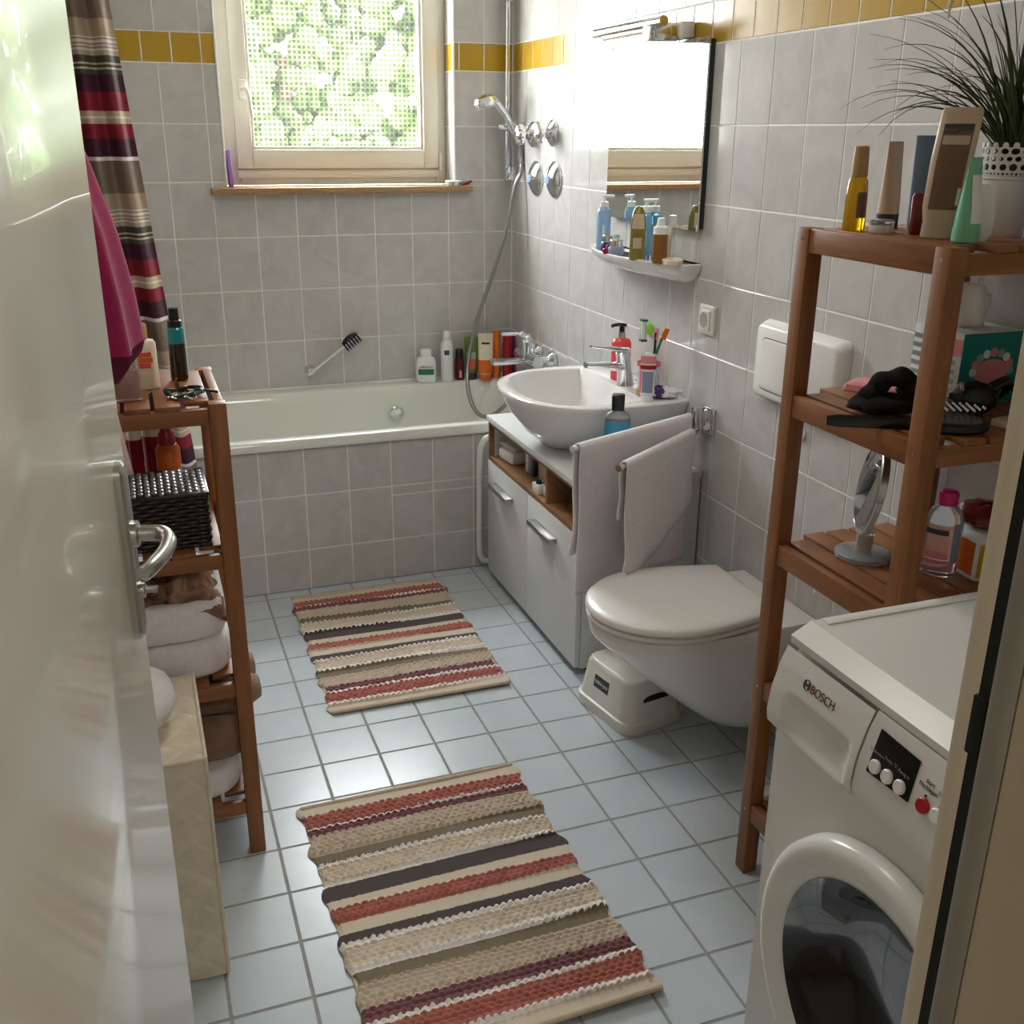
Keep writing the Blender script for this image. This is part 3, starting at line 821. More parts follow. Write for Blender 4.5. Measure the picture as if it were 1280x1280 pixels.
# ------------------------------------------------------------------ mirror, lamp, ceramic shelf
t = thing('wall_mirror', 'frameless rectangular mirror on tiles above the ceramic shelf', 'mirror', (XR, 0.445, 1.285))
ob('back_board', G().box(XR - 0.018, XR - 0.001, 0.150, 0.740, 1.290, 1.776), 'mirror_edge', t, world=True)
ob('mirror_glass', G().box(XR - 0.023, XR - 0.0181, 0.145, 0.745, 1.285, 1.781), 'mirror', t, world=True, smooth=0)
t = thing('mirror_lamp', 'chrome rod lamp on an arm above the mirror', 'lamp', (XR, 0.36, 1.80))
l0, l1 = at(744, 43, x=XR - 0.105), at(830, 28, x=XR - 0.105)
ob('lamp_rod', G().tube([(XR - 0.105, l0.y, 1.823), (XR - 0.105, l1.y, 1.823)], 0.0135, 18), 'chrome', t, world=True)
ob('lamp_tube', G().tube([(XR - 0.103, l0.y - 0.06, 1.808), (XR - 0.103, l1.y + 0.03, 1.808)], 0.009, 12), 'p_cream', t, world=True)
ob('arm', G().box(XR - 0.12, XR - 0.04, 0.272, 0.352, 1.776, 1.822, 0.008), 'chrome', t, world=True)
ob('wall_block', G().box(XR - 0.042, XR - 0.001, 0.262, 0.362, 1.784, 1.826, 0.006), 'old_plastic', t, world=True)

SY0, SY1, SZ = 0.145, 0.775, 1.192
t = thing('ceramic_shelf', 'white ceramic shelf with curved front under the mirror', 'shelf', (XR, (SY0 + SY1) / 2, SZ - 0.05))


def shelf_ring(k, z, dd=0.0):
    pts = []
    for i in range(25):
        a = i / 24
        y = SY1 - k + (SY0 - SY1 + 2 * k) * a
        d = (0.050 + 0.092 * math.sin(PI * a) ** 0.75) * (1 - dd)
        pts.append((XR - 0.001 - d, y, z))
    return [(XR - 0.001, SY1 - k, z)] + pts + [(XR - 0.001, SY0 + k, z)]


ob('shelf_board', G().rings([shelf_ring(0.05, SZ - 0.052, 0.55), shelf_ring(0.02, SZ - 0.036, 0.2), shelf_ring(0.002, SZ - 0.012, 0.02), shelf_ring(0.0, SZ + 0.001), shelf_ring(0.004, SZ + 0.004, 0.03), shelf_ring(0.012, SZ + 0.003, 0.09), shelf_ring(0.016, SZ - 0.001, 0.12)]),
   'ceramic', t, world=True, smooth=50)
SH = SZ - 0.001
GM = 'toiletries on the shelf under the mirror'


def pump(t, z, m='p_white', s=1.0, dirx=1.0):
    ob('pump_collar', G().loft([(z, 0.014 * s), (z + 0.016 * s, 0.013 * s), (z + 0.018 * s, 0.008 * s)], 18), m, t)
    ob('pump_stem', G().loft([(z + 0.018 * s, 0.0045 * s), (z + 0.030 * s, 0.0045 * s)], 12), m, t)
    ob('nozzle', G().box(-0.010 * s * (1 if dirx > 0 else 3.2), 0.010 * s * (3.2 if dirx > 0 else 1), -0.006 * s, 0.006 * s, z + 0.029 * s, z + 0.038 * s, 0.003 * s), m, t)


def pump_bottle(loc, label, lm):
    lv = [(0, 0.020), (0.003, 0.023), (0.115, 0.022), (0.124, 0.018), (0.128, 0.012)]
    t = bottle('pump_bottle', label, 'pump bottle', loc, lv, lm, group=GM, patches=(('lettering_band', 0.03, 0.075, -0.16, 0.10, 'p_white'),))
    pump(t, 0.128, 'p_white', 1.0)
    return t


pump_bottle((0.512, 0.655, SH), 'translucent light blue pump bottle standing alone at the far end of the mirror shelf', 'liq_aqua')
pump_bottle((0.545, 0.425, SH), 'light blue pump bottle standing in for a mirror reflection, behind the olive oil bottle on the mirror shelf', 'liq_aqua2')  # solid bottle in place of a blue reflection in the mirror


def jar(loc, label, bm_, cm, r=0.032, h=0.032, grp=GM, ch=0.018):
    t = thing('cream_jar', label, 'jar', loc, 0, grp)
    ob('body', G().loft([(0, r * 0.85), (0.004, r), (h * 0.8, r), (h, r * 0.9)], 28), bm_, t)
    ob('lid', G().loft([(h, r * 0.86), (h + ch, r * 0.86), (h + ch + 0.002, r * 0.8)], 28), cm, t)
    return t


jar((0.490, 0.550, SH), 'purple cream jar with silver lid on the mirror shelf', 'p_violet', 'chrome')
jar((0.468, 0.463, SH), 'blue cream jar with silver lid on the mirror shelf', 'p_greyblue', 'chrome', 0.024, 0.026)
jar((0.472, 0.513, SH), 'small dark violet jar lid lying beside the cream jars', 'p_violet', 'p_violet', 0.016, 0.014, ch=0.01)
ob('lip_balm', G().loft([(-0.016, 0.008), (-0.014, 0.010), (0.012, 0.010), (0.015, 0.008)], 16, mtx=Matrix.Rotation(PI / 2, 4, 'Y')), 'p_red', loc=(0.452, 0.490, SH + 0.0105), rot=(0, 0, 0.6), label='small red lip balm lying in front of the cream jars', cat='lip balm', group=GM)
bottle('lotion_bottle', 'small cream lotion bottle with blue square on the mirror shelf', 'bottle', (0.505, 0.385, SH), [(0, 0.016, 0.012), (0.003, 0.018, 0.013), (0.09, 0.017, 0.013), (0.098, 0.011)], 'p_cream', [(0.098, 0.011), (0.118, 0.011), (0.120, 0.009)], 'p_white',
       patches=(('label', 0.055, 0.068, -0.35, 0.25, 'p_navy'),), group=GM)
bottle('oil_bottle', 'olive yellow oil bottle with rounded top on the mirror shelf', 'bottle', (0.468, 0.322, SH), [(0, 0.020, 0.014), (0.003, 0.023, 0.016), (0.10, 0.022, 0.016), (0.135, 0.018, 0.014), (0.150, 0.010, 0.009), (0.153, 0.004)], 'liq_olive',
       patches=(('label', 0.035, 0.065, -0.6, 0.5, 'p_taupe'), ('top_label', 0.09, 0.132, -0.9, 0.9, 'p_beige')), group=GM)
t = bottle('toner_bottle', 'amber liquid bottle with clear white pump on the mirror shelf', 'bottle', (0.492, 0.228, SH), [(0, 0.018), (0.003, 0.021), (0.082, 0.021)], 'liq_amber', [(0.082, 0.0212), (0.100, 0.0205), (0.106, 0.012), (0.124, 0.010), (0.126, 0.008)], 'p_white', group=GM)
ob('soap_dish', G().loft([(0, 0.034, 0.022), (0.003, 0.042, 0.028), (0.014, 0.044, 0.03), (0.017, 0.040, 0.027)], 28), 'p_cream', loc=(0.515, 0.192, SH + 0.0), rot=(0, 0, 1.3), label='flat oval cream soap box at the near end of the mirror shelf', cat='soap box', group=GM)
bottle('face_tube', 'pale cosmetic tube leaning at the near end of the mirror shelf', 'tube', (0.530, 0.270, SH), tube_lv(0.10, 0.018, 0.010, 0.012), 'p_cream', [(0, 0.014, 0.010), (0.013, 0.014, 0.010)], 'p_white', group=GM)

# socket, flush plate, wall cap
oc = Vector((XR, 0.085, 1.050))
t = thing('wall_socket', 'white wall socket on tiles right of the wash basin', 'socket', tuple(oc))
ob('frame', G().rings([rrect(0, 0, 0.041, 0.041, 0.009, 0), rrect(0, 0, 0.041, 0.041, 0.009, 0.008), rrect(0, 0, 0.037, 0.037, 0.008, 0.011)]), 'old_plastic', t, rot=TILE_ROT['right'])
ob('insert', G().rings([rrect(0, 0, 0.028, 0.028, 0.004, 0.010), rrect(0, 0, 0.028, 0.028, 0.004, 0.016), rrect(0, 0, 0.026, 0.026, 0.003, 0.017)]), 'old_plastic', t, rot=TILE_ROT['right'])
ob('socket_well', G().loft([(0.0168, 0.0215), (0.0176, 0.0215), (0.0176, 0.0185), (0.0172, 0.018)], 28), 'washer_grey', t, rot=TILE_ROT['right'])
fy0, fy1, fz0, fz1 = -0.545, -0.205, 0.905, 1.095
t = thing('flush_plate', 'wide white flush plate on tiles above the toilet', 'flush plate', (XR, (fy0 + fy1) / 2, (fz0 + fz1) / 2))
hw, hh = (fy1 - fy0) / 2, (fz1 - fz0) / 2
ob('cover', G().rings([rrect(0, 0, hw + 0.006, hh + 0.006, 0.02, 0), rrect(0, 0, hw + 0.004, hh + 0.004, 0.02, 0.008), rrect(0, 0, hw - 0.004, hh - 0.004, 0.02, 0.030), rrect(0, 0, hw - 0.010, hh - 0.010, 0.018, 0.034)]), 'white_plastic', t, rot=TILE_ROT['right'], smooth=40)
ob('button_gap', G().rings([rrect(-0.042, -0.004, 0.092, 0.066, 0.016, 0.033), rrect(-0.042, -0.004, 0.092, 0.066, 0.016, 0.0352)]), 'rubber_grey', t, rot=TILE_ROT['right'])
ob('button', G().rings([rrect(-0.042, -0.004, 0.0895, 0.0635, 0.015, 0.034), rrect(-0.042, -0.004, 0.0895, 0.0635, 0.015, 0.037), rrect(-0.042, -0.004, 0.086, 0.060, 0.014, 0.0385)]), 'white_plastic', t, rot=TILE_ROT['right'])
p = at(1003.5, 543, x=XR)
ob('wall_cap', G().loft([(0, 0.014), (0.006, 0.014), (0.009, 0.011)], 24), 'white_plastic', loc=p, rot=(0, -PI / 2, 0), label='small round white cap on tiles beside the wooden rack', cat='wall cap')

# ------------------------------------------------------------------ vanity cabinet
VX, VY0, VY1, VZ = 0.192, 0.060, 0.862, 0.612
t = thing('vanity_cabinet', 'white vanity cabinet with open oak shelf under the wash basin', 'cabinet', ((VX + XR) / 2, (VY0 + VY1) / 2, 0))
bt = 0.016
g = G()
g.box(VX + 0.018, XR - 0.004, VY0, VY0 + bt, 0.022, VZ - 0.02).box(VX + 0.018, XR - 0.004, VY1 - bt, VY1, 0.022, VZ - 0.02)
g.box(XR - 0.02, XR - 0.004, VY0 + bt, VY1 - bt, 0.022, VZ - 0.02).box(VX + 0.018, XR - 0.02, VY0 + bt, VY1 - bt, 0.022, 0.038)
ob('carcass', g, 'cabinet_white', t, world=True)
ob('plinth', G().box(VX + 0.05, XR - 0.004, VY0 + 0.006, VY1 - 0.006, 0, 0.022), 'seal_black', t, world=True)
ob('top_board', G().box(VX - 0.006, XR - 0.002, VY0 - 0.006, VY1 + 0.006, VZ - 0.02, VZ, 0.002), 'cabinet_white', t, world=True)
oz0, oz1, yd = 0.452, VZ - 0.02, 0.318
g = G()
g.box(VX, XR - 0.022, VY0 + 0.001, VY1 - 0.001, oz0, oz0 + 0.014).box(VX, XR - 0.022, VY0 + 0.001, VY1 - 0.001, oz1 - 0.012, oz1)
g.box(VX, XR - 0.022, VY0 + 0.001, VY0 + 0.013, oz0 + 0.014, oz1 - 0.012).box(VX, XR - 0.022, VY1 - 0.013, VY1 - 0.001, oz0 + 0.014, oz1 - 0.012)
g.box(VX + 0.002, XR - 0.022, yd - 0.007, yd + 0.007, oz0 + 0.014, oz1 - 0.012).box(XR - 0.034, XR - 0.022, VY0 + 0.012, VY1 - 0.012, oz0 + 0.01, oz1 - 0.01)
ob('open_shelf', g, 'oak_dark', t, world=True)
ym = 0.470
for a0, a1, hy0_, hy1_ in ((ym + 0.0015, VY1, 0.600, 0.785), (VY0, ym - 0.0015, 0.215, 0.400)):
    d = ob('door', G().box(VX - 0.001, VX + 0.017, a0, a1, 0.028, oz0 - 0.003, 0.0015), 'cabinet_white', t, world=True)
    ob('handle', G().box(VX - 0.030, VX - 0.0012, hy0_, hy1_, 0.384, 0.388, 0.001).box(VX - 0.030, VX - 0.027, hy0_, hy1_, 0.372, 0.388, 0.001).box(VX - 0.004, VX - 0.0012, hy0_, hy1_, 0.372, 0.388), 'steel_satin', d)
SF = oz0 + 0.014
GV = 'things in the open shelf of the vanity cabinet'
ob('pad_pack', G().box(-0.04, 0.04, -0.055, 0.055, 0, 0.046, 0.014), 'p_white', loc=(VX + 0.065, 0.765, SF), rot=(0, 0, 0.15), label='white wrapped pack of pads in the far end of the open shelf', cat='pack', group=GV)
ob('paper_slip', G().grid(lambda u, v: (0.07 * u - 0.035, 0.12 * v - 0.06, 0.006 * math.sin(3 * u)), 6, 4), 'p_white', loc=(VX + 0.065, 0.765, SF + 0.054), rot=(0, 0.06, 0.1), solid=0.001, label='white paper slip lying on the wrapped pack in the open shelf', cat='paper', group=GV)
for i, (y, c, lab) in enumerate(((0.640, 'p_white', 'white upright carton in the open shelf'), (0.612, 'p_greyblue', 'grey-blue upright carton in the open shelf'), (0.586, 'p_navy', 'dark blue upright carton in the open shelf'))):
    ob('carton', G().box(-0.03, 0.03, -0.012, 0.012, 0, 0.098, 0.0015), c, loc=(VX + 0.09, y, SF), label=lab, cat='box', group=GV)
ob('dark_box', G().box(-0.05, 0.05, -0.055, 0.055, 0.0, 0.055, 0.003), 'p_beige', loc=(VX + 0.12, 0.505, SF), label='beige box standing in the middle of the open shelf', cat='box', group=GV)
ob('pouch', G().loft([(0, 0.05, 0.045), (0.02, 0.052, 0.048), (0.032, 0.03, 0.03)], 20), 'black_cloth', loc=(VX + 0.12, 0.505, SF + 0.055), label='black pouch on top of the beige box in the open shelf', cat='pouch', group=GV)
for i, (x, y, lab) in enumerate(((0.045, 0.425, 'low clear white tray in the open shelf'), (0.060, 0.368, 'white divided tray next to the shelf divider'))):
    t = thing('tray', lab, 'tray', (VX + x, y, SF), group=GV)
    ob('body', G().box(-0.038, 0.038, -0.026, 0.026, 0, 0.030, 0.003), 'p_white', t)
    for k in range(3):
        ob('compact', G().loft([(0.030, 0.010), (0.037, 0.010)], 14), ('p_greenblack', 'p_white', 'p_navy')[k] if i == 0 else 'p_white', t, loc=(-0.024 + 0.024 * k, 0.004 * k, 0))
ob('cotton_bottle', G().loft([(0, 0.024), (0.003, 0.026), (0.05, 0.026), (0.058, 0.012), (0.075, 0.010)], 20), 'p_white', loc=(VX + 0.085, 0.20, SF), label='small white round bottle in the near compartment of the open shelf', cat='bottle', group=GV)
ob('cotton_bag', G().loft([(-0.045, 0.010, 0.012), (-0.04, 0.028, 0.028), (0.02, 0.030, 0.030), (0.04, 0.014, 0.02), (0.055, 0.022, 0.006)], 18, mtx=Matrix.Rotation(PI / 2, 4, 'X')), 'pale_bag', loc=(VX + 0.06, 0.135, SF + 0.031), label='clear bag of cotton lying in the near compartment of the open shelf', cat='bag', group=GV)

# ------------------------------------------------------------------ wash basin
BYC, BZ = 0.437, 0.800
basin = thing('wash_basin', 'white round-fronted ceramic wash basin on the vanity cabinet', 'wash basin', (XR, BYC, VZ))


def dring(xf, hw_, z, xb=XR - 0.001, p=2.35, n=56):
    """D outline: superellipse front that runs back to xb"""
    pts = []
    xc = xb - (xb - xf) * 0.40
    for i in range(n):
        a = PI / 2 + PI * i / (n - 1)           # from +y round the front to -y
        c, s = math.cos(a), math.sin(a)
        pts.append((xc + (xc - xf) * math.copysign(abs(c) ** (2 / p), c), BYC + hw_ * math.copysign(abs(s) ** (2 / p), s), z))
    for k in range(1, 7):
        pts.append((xc + (xb - xc) * k / 6, BYC - hw_ * (1 - 0.06 * (k / 6) ** 2), z))
    for k in range(6, 0, -1):
        pts.append((xc + (xb - xc) * k / 6, BYC + hw_ * (1 - 0.06 * (k / 6) ** 2), z))
    return pts


outer = [dring(0.25, 0.085, VZ + 0.001, 0.50), dring(0.225, 0.11, VZ + 0.012, 0.54), dring(0.175, 0.175, VZ + 0.055, 0.575), dring(0.135, 0.235, VZ + 0.11), dring(0.108, 0.275, VZ + 0.155), dring(0.100, 0.288, BZ - 0.012), dring(0.102, 0.288, BZ - 0.004), dring(0.110, 0.281, BZ)]
inner = [dring(0.138, 0.252, BZ, 0.455, 2.6), dring(0.145, 0.245, BZ - 0.006, 0.450, 2.6), dring(0.165, 0.222, BZ - 0.05, 0.440, 2.5), dring(0.20, 0.18, BZ - 0.10, 0.42, 2.3), dring(0.25, 0.12, BZ - 0.135, 0.39, 2.1), dring(0.30, 0.05, BZ - 0.145, 0.36, 2.0)]
ob('bowl', G().rings(outer + inner, cap0=True, cap1=True), 'ceramic', basin, world=True, smooth=50)
ob('drain', G().loft([(0, 0.022), (0.003, 0.022), (0.005, 0.016)], 24), 'chrome', basin, loc=(0.33 - XR, 0, BZ - 0.145 - VZ))
ob('overflow_slot', G().loft([(-0.001, 0.012), (0.002, 0.012), (0.003, 0.009)], 20), 'chrome', basin, loc=(0.452 - XR, 0.0, BZ - 0.038 - VZ), rot=(0, -PI / 2 + 0.2, 0))
fx_, fy_ = 0.487, 0.400
t = thing('basin_tap', 'chrome single-lever tap on the wash basin deck', 'tap', (fx_, fy_, BZ))
ob('tap_body', G().loft([(0, 0.027), (0.004, 0.026), (0.05, 0.023, 0.023, -0.004), (0.085, 0.022, 0.022, -0.010)], 24), 'chrome', t)
ob('spout', G().loft([(0.0, 0.022, 0.018), (0.05, 0.021, 0.014), (0.10, 0.020, 0.011), (0.138, 0.017, 0.009)], 20, mtx=Matrix.Translation((0.0, 0, 0.058)) @ Matrix.Rotation(-PI / 2 + 0.10, 4, 'Y') @ Matrix.Rotation(PI / 2, 4, 'Z')), 'chrome', t)
ob('lever_cap', G().loft([(0.085, 0.022, 0.022, -0.010), (0.102, 0.022, 0.022, -0.014), (0.110, 0.016, 0.016, -0.015)], 24), 'chrome', t)
ob('lever', G().loft([(0.0, 0.021, 0.010), (0.05, 0.019, 0.0075), (0.115, 0.015, 0.0055), (0.128, 0.009, 0.004)], 18, mtx=Matrix.Translation((0.005, 0, 0.108)) @ Matrix.Rotation(-PI / 2 + 0.16, 4, 'Y') @ Matrix.Rotation(PI / 2, 4, 'Z')), 'chrome', t)

t = thing('soap_dispenser', 'clear red soap dispenser with black pump behind the basin tap', 'soap dispenser', (0.508, 0.480, BZ), face_cam((0.508, 0.480)))
ob('body', G().loft([(0, 0.028, 0.020, 0, 0, 3.2), (0.004, 0.031, 0.022, 0, 0, 3.2), (0.118, 0.031, 0.022, 0, 0, 3.2), (0.128, 0.026, 0.019), (0.134, 0.012)], 28), 'liq_red', t)
ob('pump_collar', G().loft([(0.134, 0.012), (0.152, 0.011), (0.154, 0.006)], 18), 'steel_satin', t)
ob('pump_stem', G().loft([(0.154, 0.009), (0.170, 0.008)], 14), 'black_plastic', t)
ob('nozzle', G().tube(catmull([(0.014, 0, 0.172), (0, 0, 0.174), (-0.020, 0, 0.173), (-0.034, 0, 0.168)], 4), 0.0055, 10), 'black_plastic', t)

tl_ = Vector((0.495, 0.262, BZ))
t = thing('toothbrush_glass', 'clear glass tumbler with brown striped foot holding toothbrushes', 'tumbler', tl_)
ob('foot', G().loft([(0, 0.034), (0.004, 0.036), (0.009, 0.034), (0.013, 0.036), (0.019, 0.034)], 28), 'p_gold', t)
ob('glass', G().loft([(0.019, 0.031), (0.10, 0.036), (0.10, 0.034), (0.021, 0.029)], 28, cap=False), 'clear_plastic', t)
ob('rim_band', G().loft([(0.090, 0.0362), (0.099, 0.0366)], 28, cap=False), 'p_coral', t)


def toothbrush(a, b, hm, bm_, label):
    A, B = tl_ + Vector(a), tl_ + Vector(b)
    t = thing('toothbrush', label, 'toothbrush', A, 0, 'toothbrushes in the glass')
    d = (B - A)
    ob('handle', G().tube([Vector((0, 0, 0)), d * 0.35, d * 0.8, d], [0.0048, 0.0055, 0.0035, 0.0055], 10), hm, t)
    mt = Matrix.Translation(d) @ d.to_track_quat('Z', 'X').to_matrix().to_4x4()
    ob('bristles', G().box(-0.011, 0.004, -0.006, 0.006, -0.022, 0.012, 0.002, mtx=mt), bm_, t)
    return t


toothbrush((0.010, -0.006, 0.022), (0.022, 0.008, 0.185), 'p_greenblack', 'p_rose', 'dark patterned toothbrush with pink bristles in the glass')
toothbrush((-0.012, 0.010, 0.022), (0.038, -0.016, 0.190), 'p_darkgreen', 'p_orange', 'green toothbrush with orange bristles in the glass')
toothbrush((0.012, 0.012, 0.022), (0.012, 0.026, 0.110), 'p_teal', 'p_white', 'short teal toothbrush low in the glass')
gp = at(808, 412, x=XR - 0.012)
t = thing('brush_holder', 'bright lime green suction holder stuck on tiles above the basin', 'holder', (XR, gp.y, gp.z))
ob('suction_cup', G().loft([(0, 0.020), (0.004, 0.019), (0.016, 0.008)], 24), 'p_lime', t, rot=(0, -PI / 2, 0))
ob('clip', G().box(-0.030, -0.014, -0.010, 0.012, -0.030, 0.032, 0.004), 'clear_plastic', t)
for z in (-0.033, 0.030):
    ob('clip_band', G().box(-0.031, -0.013, -0.012, 0.014, z - 0.004, z + 0.004, 0.002), 'p_darkgreen', t)
tp = (0.455, 0.190, BZ)
t = bottle('toothpaste_tube', 'white and red toothpaste tube standing on its cap at the basin edge', 'tube', tp, [(0.018, 0.018, 0.014), (0.022, 0.021, 0.016), (0.09, 0.022, 0.010), (0.135, 0.023, 0.003), (0.140, 0.023, 0.0012)], 'p_white', [(0, 0.018, 0.014), (0.019, 0.018, 0.014)], 'p_white',
           patches=(('red_band', 0.096, 0.108, -1.5, 1.5, 'p_red'), ('blue_print', 0.028, 0.09, -0.8, 0.8, 'p_greyblue'), ('pink_band', 0.112, 0.134, -1.4, 1.4, 'p_rose'), ('red_edge', 0.026, 0.094, -1.55, -1.0, 'p_coral')))


def crumple(rx, ry, rz, seed, n=18, k=0.25):
    rnd = random.Random(seed); rs = []
    for j in range(9):
        b = -PI / 2 + PI * j / 8
        rs.append([(rx * math.cos(b) * math.cos(a) * (1 + rnd.uniform(-k, k)), ry * math.cos(b) * math.sin(a) * (1 + rnd.uniform(-k, k)), max(0.0, rz * (1 + math.sin(b)) * (1 + rnd.uniform(-k, k) * 0.5))) for a in [2 * PI * i / n for i in range(n)]])
    return rs


ob('crumpled_tube', G().rings(crumple(0.05, 0.026, 0.017, 3)), 'p_white', loc=(0.525, 0.205, BZ), rot=(0, 0, -0.4), smooth=25, label='crumpled white tube with purple print lying at the basin corner', cat='tube')
o = bpy.data.objects['crumpled_tube']
ob('print', G().rings(crumple(0.022, 0.0265, 0.0178, 3)), 'p_violet', o, loc=(-0.018, 0.0, 0.0005), smooth=25)
mp_ = at(771, 545, y=0.112)
t = thing('mouthwash_bottle', 'blue mouthwash bottle with black cap between basin and towel', 'bottle', (mp_.x, 0.112, VZ), face_cam((mp_.x, 0.112)))
ob('body', G().loft([(0, 0.034, 0.018, 0, 0, 3), (0.004, 0.038, 0.021, 0, 0, 3), (0.160, 0.037, 0.021, 0, 0, 3)], 28), 'liq_blue', t)
ob('shoulder', G().loft([(0.160, 0.037, 0.021, 0, 0, 3), (0.170, 0.037, 0.021, 0, 0, 3), (0.182, 0.030, 0.018), (0.192, 0.013)], 28), 'liq_clear', t)
ob('cap', G().loft([(0.192, 0.018, 0.015, 0, 0, 4), (0.234, 0.019, 0.016, 0, 0, 4), (0.237, 0.016, 0.014, 0, 0, 4)], 24), 'black_plastic', t)


# ------------------------------------------------------------------ towel rail and its towels
BZ1, BZ2 = 0.786, 0.750
t = thing('towel_rail', 'chrome swivel towel rail with two arms beside the vanity cabinet', 'towel rail', (XR, 0.045, 0.77))
ob('wall_plate', G().box(XR - 0.012, XR - 0.001, 0.008, 0.080, 0.735, 0.808, 0.002), 'chrome', t, world=True)
ob('swivel', G().tube([(XR - 0.040, 0.045, 0.735), (XR - 0.040, 0.045, 0.812)], 0.020, 20).box(XR - 0.042, XR - 0.010, 0.029, 0.061, 0.742, 0.802, 0.002), 'chrome', t, world=True)
A1, B1 = Vector((XR - 0.04, 0.045, BZ1)), at(719, 561, z=BZ1)
A2, B2 = Vector((XR - 0.04, 0.030, BZ2)), at(776, 584, z=BZ2)
for a, b in ((A1, B1), (A2, B2)):
    ob('arm', G().tube([a, b], 0.0062, 12), 'chrome', t, world=True)
    dd = (b - a).normalized()
    ob('end_cap', G().tube([b - dd * 0.004, b + dd * 0.012], 0.0095, 12), 'chrome', t, world=True)


def hang(A, B, u0, u1, front, back, gap, amp, seed, dz=0.0):
    """cloth over a bar A-B: front(u) and back(u) are the hanging lengths"""
    d = (B - A); ax_ = d.normalized(); nrm = Vector((-ax_.y, ax_.x, 0))
    if nrm.y > 0:
        nrm = -nrm
    rnd = random.Random(seed); ph = [rnd.uniform(0, 6) for _ in range(4)]

    def fn(u, v):
        s = u0 + (u1 - u0) * u
        lf, lb = front(u), back(u)
        p = A + d * s
        k = v * 2 - 1           # -1 back bottom, 0 top, 1 front bottom
        L_ = lb if k < 0 else lf
        side = -1 if k < 0 else 1
        dep = abs(k)
        th = min(1.0, dep / 0.10) * PI / 2           # round the bar first, then straight down
        dn = max(0.0, (dep - 0.10) / 0.90)
        o = side * (gap * math.sin(th) + amp * dn * (0.6 * math.sin(u * 9 + ph[0]) + 0.4 * math.sin(u * 17 + ph[1])) * (1 if side > 0 else 0.4) + 0.004 * dn * math.sin(dn * 9 + ph[2]))
        return tuple(p + nrm * o + Vector((0, 0, gap * math.cos(th) + dz - L_ * dn)) + ax_ * (0.006 * dn * math.sin(dn * 6 + ph[3])))
    return fn


t = thing('hand_towel', 'long white hand towel hanging over the rail beside the vanity', 'towel', ((A1.x + B1.x) / 2, (A1.y + B1.y) / 2, 0.36))
ob('cloth', G().grid(hang(A1, B1, 0.07, 0.985, lambda u: 0.425 - 0.02 * u, lambda u: 0.30, 0.011, 0.004, 1), 40, 60), 'terry_white', t, world=True, solid=0.004, smooth=80)
t = thing('small_towel', 'small greyish face towel folded to a point over the front rail arm', 'towel', ((A2.x + B2.x) / 2, (A2.y + B2.y) / 2, 0.40))
ob('cloth', G().grid(hang(A2, B2, 0.10, 0.965, lambda u: 0.215 + 0.125 * max(0, min(1, (u - 0.10) / 0.67)) if u < 0.77 else 0.340 - 0.05 * (u - 0.77) / 0.23, lambda u: 0.12 + 0.03 * u, 0.010, 0.006, 2), 40, 50), 'terry_grey', t, world=True, solid=0.004, smooth=80)

# ------------------------------------------------------------------ toilet and step stool
TYC = -0.372


def egg(xf, hw_, z, xb=XR - 0.001, wb=None, n=40):
    """toilet outline: round front, straight flanks to xb"""
    wb = hw_ if wb is None else wb
    pts = []
    xc = xf + hw_ * 1.12
    for i in range(n):
        a = PI / 2 + PI * i / (n - 1)
        pts.append((xc + (xc - xf) * math.cos(a), TYC + hw_ * math.sin(a), z))
    for k in range(1, 9):
        s = k / 8; pts.append((xc + (xb - xc) * s, TYC - (hw_ + (wb - hw_) * s ** 1.5), z))
    for k in range(8, 0, -1):
        s = k / 8; pts.append((xc + (xb - xc) * s, TYC + (hw_ + (wb - hw_) * s ** 1.5), z))
    return pts


toilet = thing('toilet', 'white wall-hung toilet with closed lid', 'toilet', (XR - 0.27, TYC, 0.07))
rs = [egg(0.385, 0.085, 0.072, wb=0.10), egg(0.365, 0.105, 0.082, wb=0.12), egg(0.325, 0.125, 0.115, wb=0.14), egg(0.225, 0.142, 0.20, wb=0.15), egg(0.125, 0.158, 0.29, wb=0.155), egg(0.070, 0.172, 0.345, wb=0.165), egg(0.052, 0.180, 0.365, wb=0.170), egg(0.048, 0.182, 0.395, wb=0.172), egg(0.052, 0.179, 0.401, wb=0.170)]
ob('bowl', G().rings(rs), 'ceramic', toilet, world=True, smooth=60)
xl1 = 0.478


def lid(d, z, e=0.0):
    return egg(0.040 + d, 0.192 - d, z, xl1 - d * 0.5, 0.150 - d)


ob('seat', G().rings([lid(0.010, 0.404), lid(0.002, 0.408), lid(0.002, 0.418), lid(0.008, 0.421)]), 'white_plastic', toilet, world=True, smooth=50)
ob('lid', G().rings([lid(0.008, 0.4225), lid(0.000, 0.426), lid(0.000, 0.437), lid(0.006, 0.443), lid(0.03, 0.447), lid(0.08, 0.4495), lid(0.14, 0.450)]), 'white_plastic', toilet, world=True, smooth=50)
for s in (-1, 1):
    ob('hinge', G().tube([(0.490, TYC + s * 0.075 - 0.02, 0.418), (0.490, TYC + s * 0.075 + 0.02, 0.418)], 0.012, 14), 'white_plastic', toilet, world=True)
ob('seat_screw', G().tube([(0.50, TYC - 0.20, 0.335), (0.50, TYC - 0.165, 0.335)], 0.007, 10), 'chrome', toilet, world=True)

sa = math.atan2(-0.246, 0.044)      # direction of the front edge
stool = thing('step_stool', 'white plastic step stool on floor under the toilet', 'step stool', (0.272, -0.155, 0), sa)
SW, SD = 0.132, 0.108


def sr(k, z, r=0.045):
    return rrect(0, 0, SW - k, SD - k, r - k * 0.4, z)


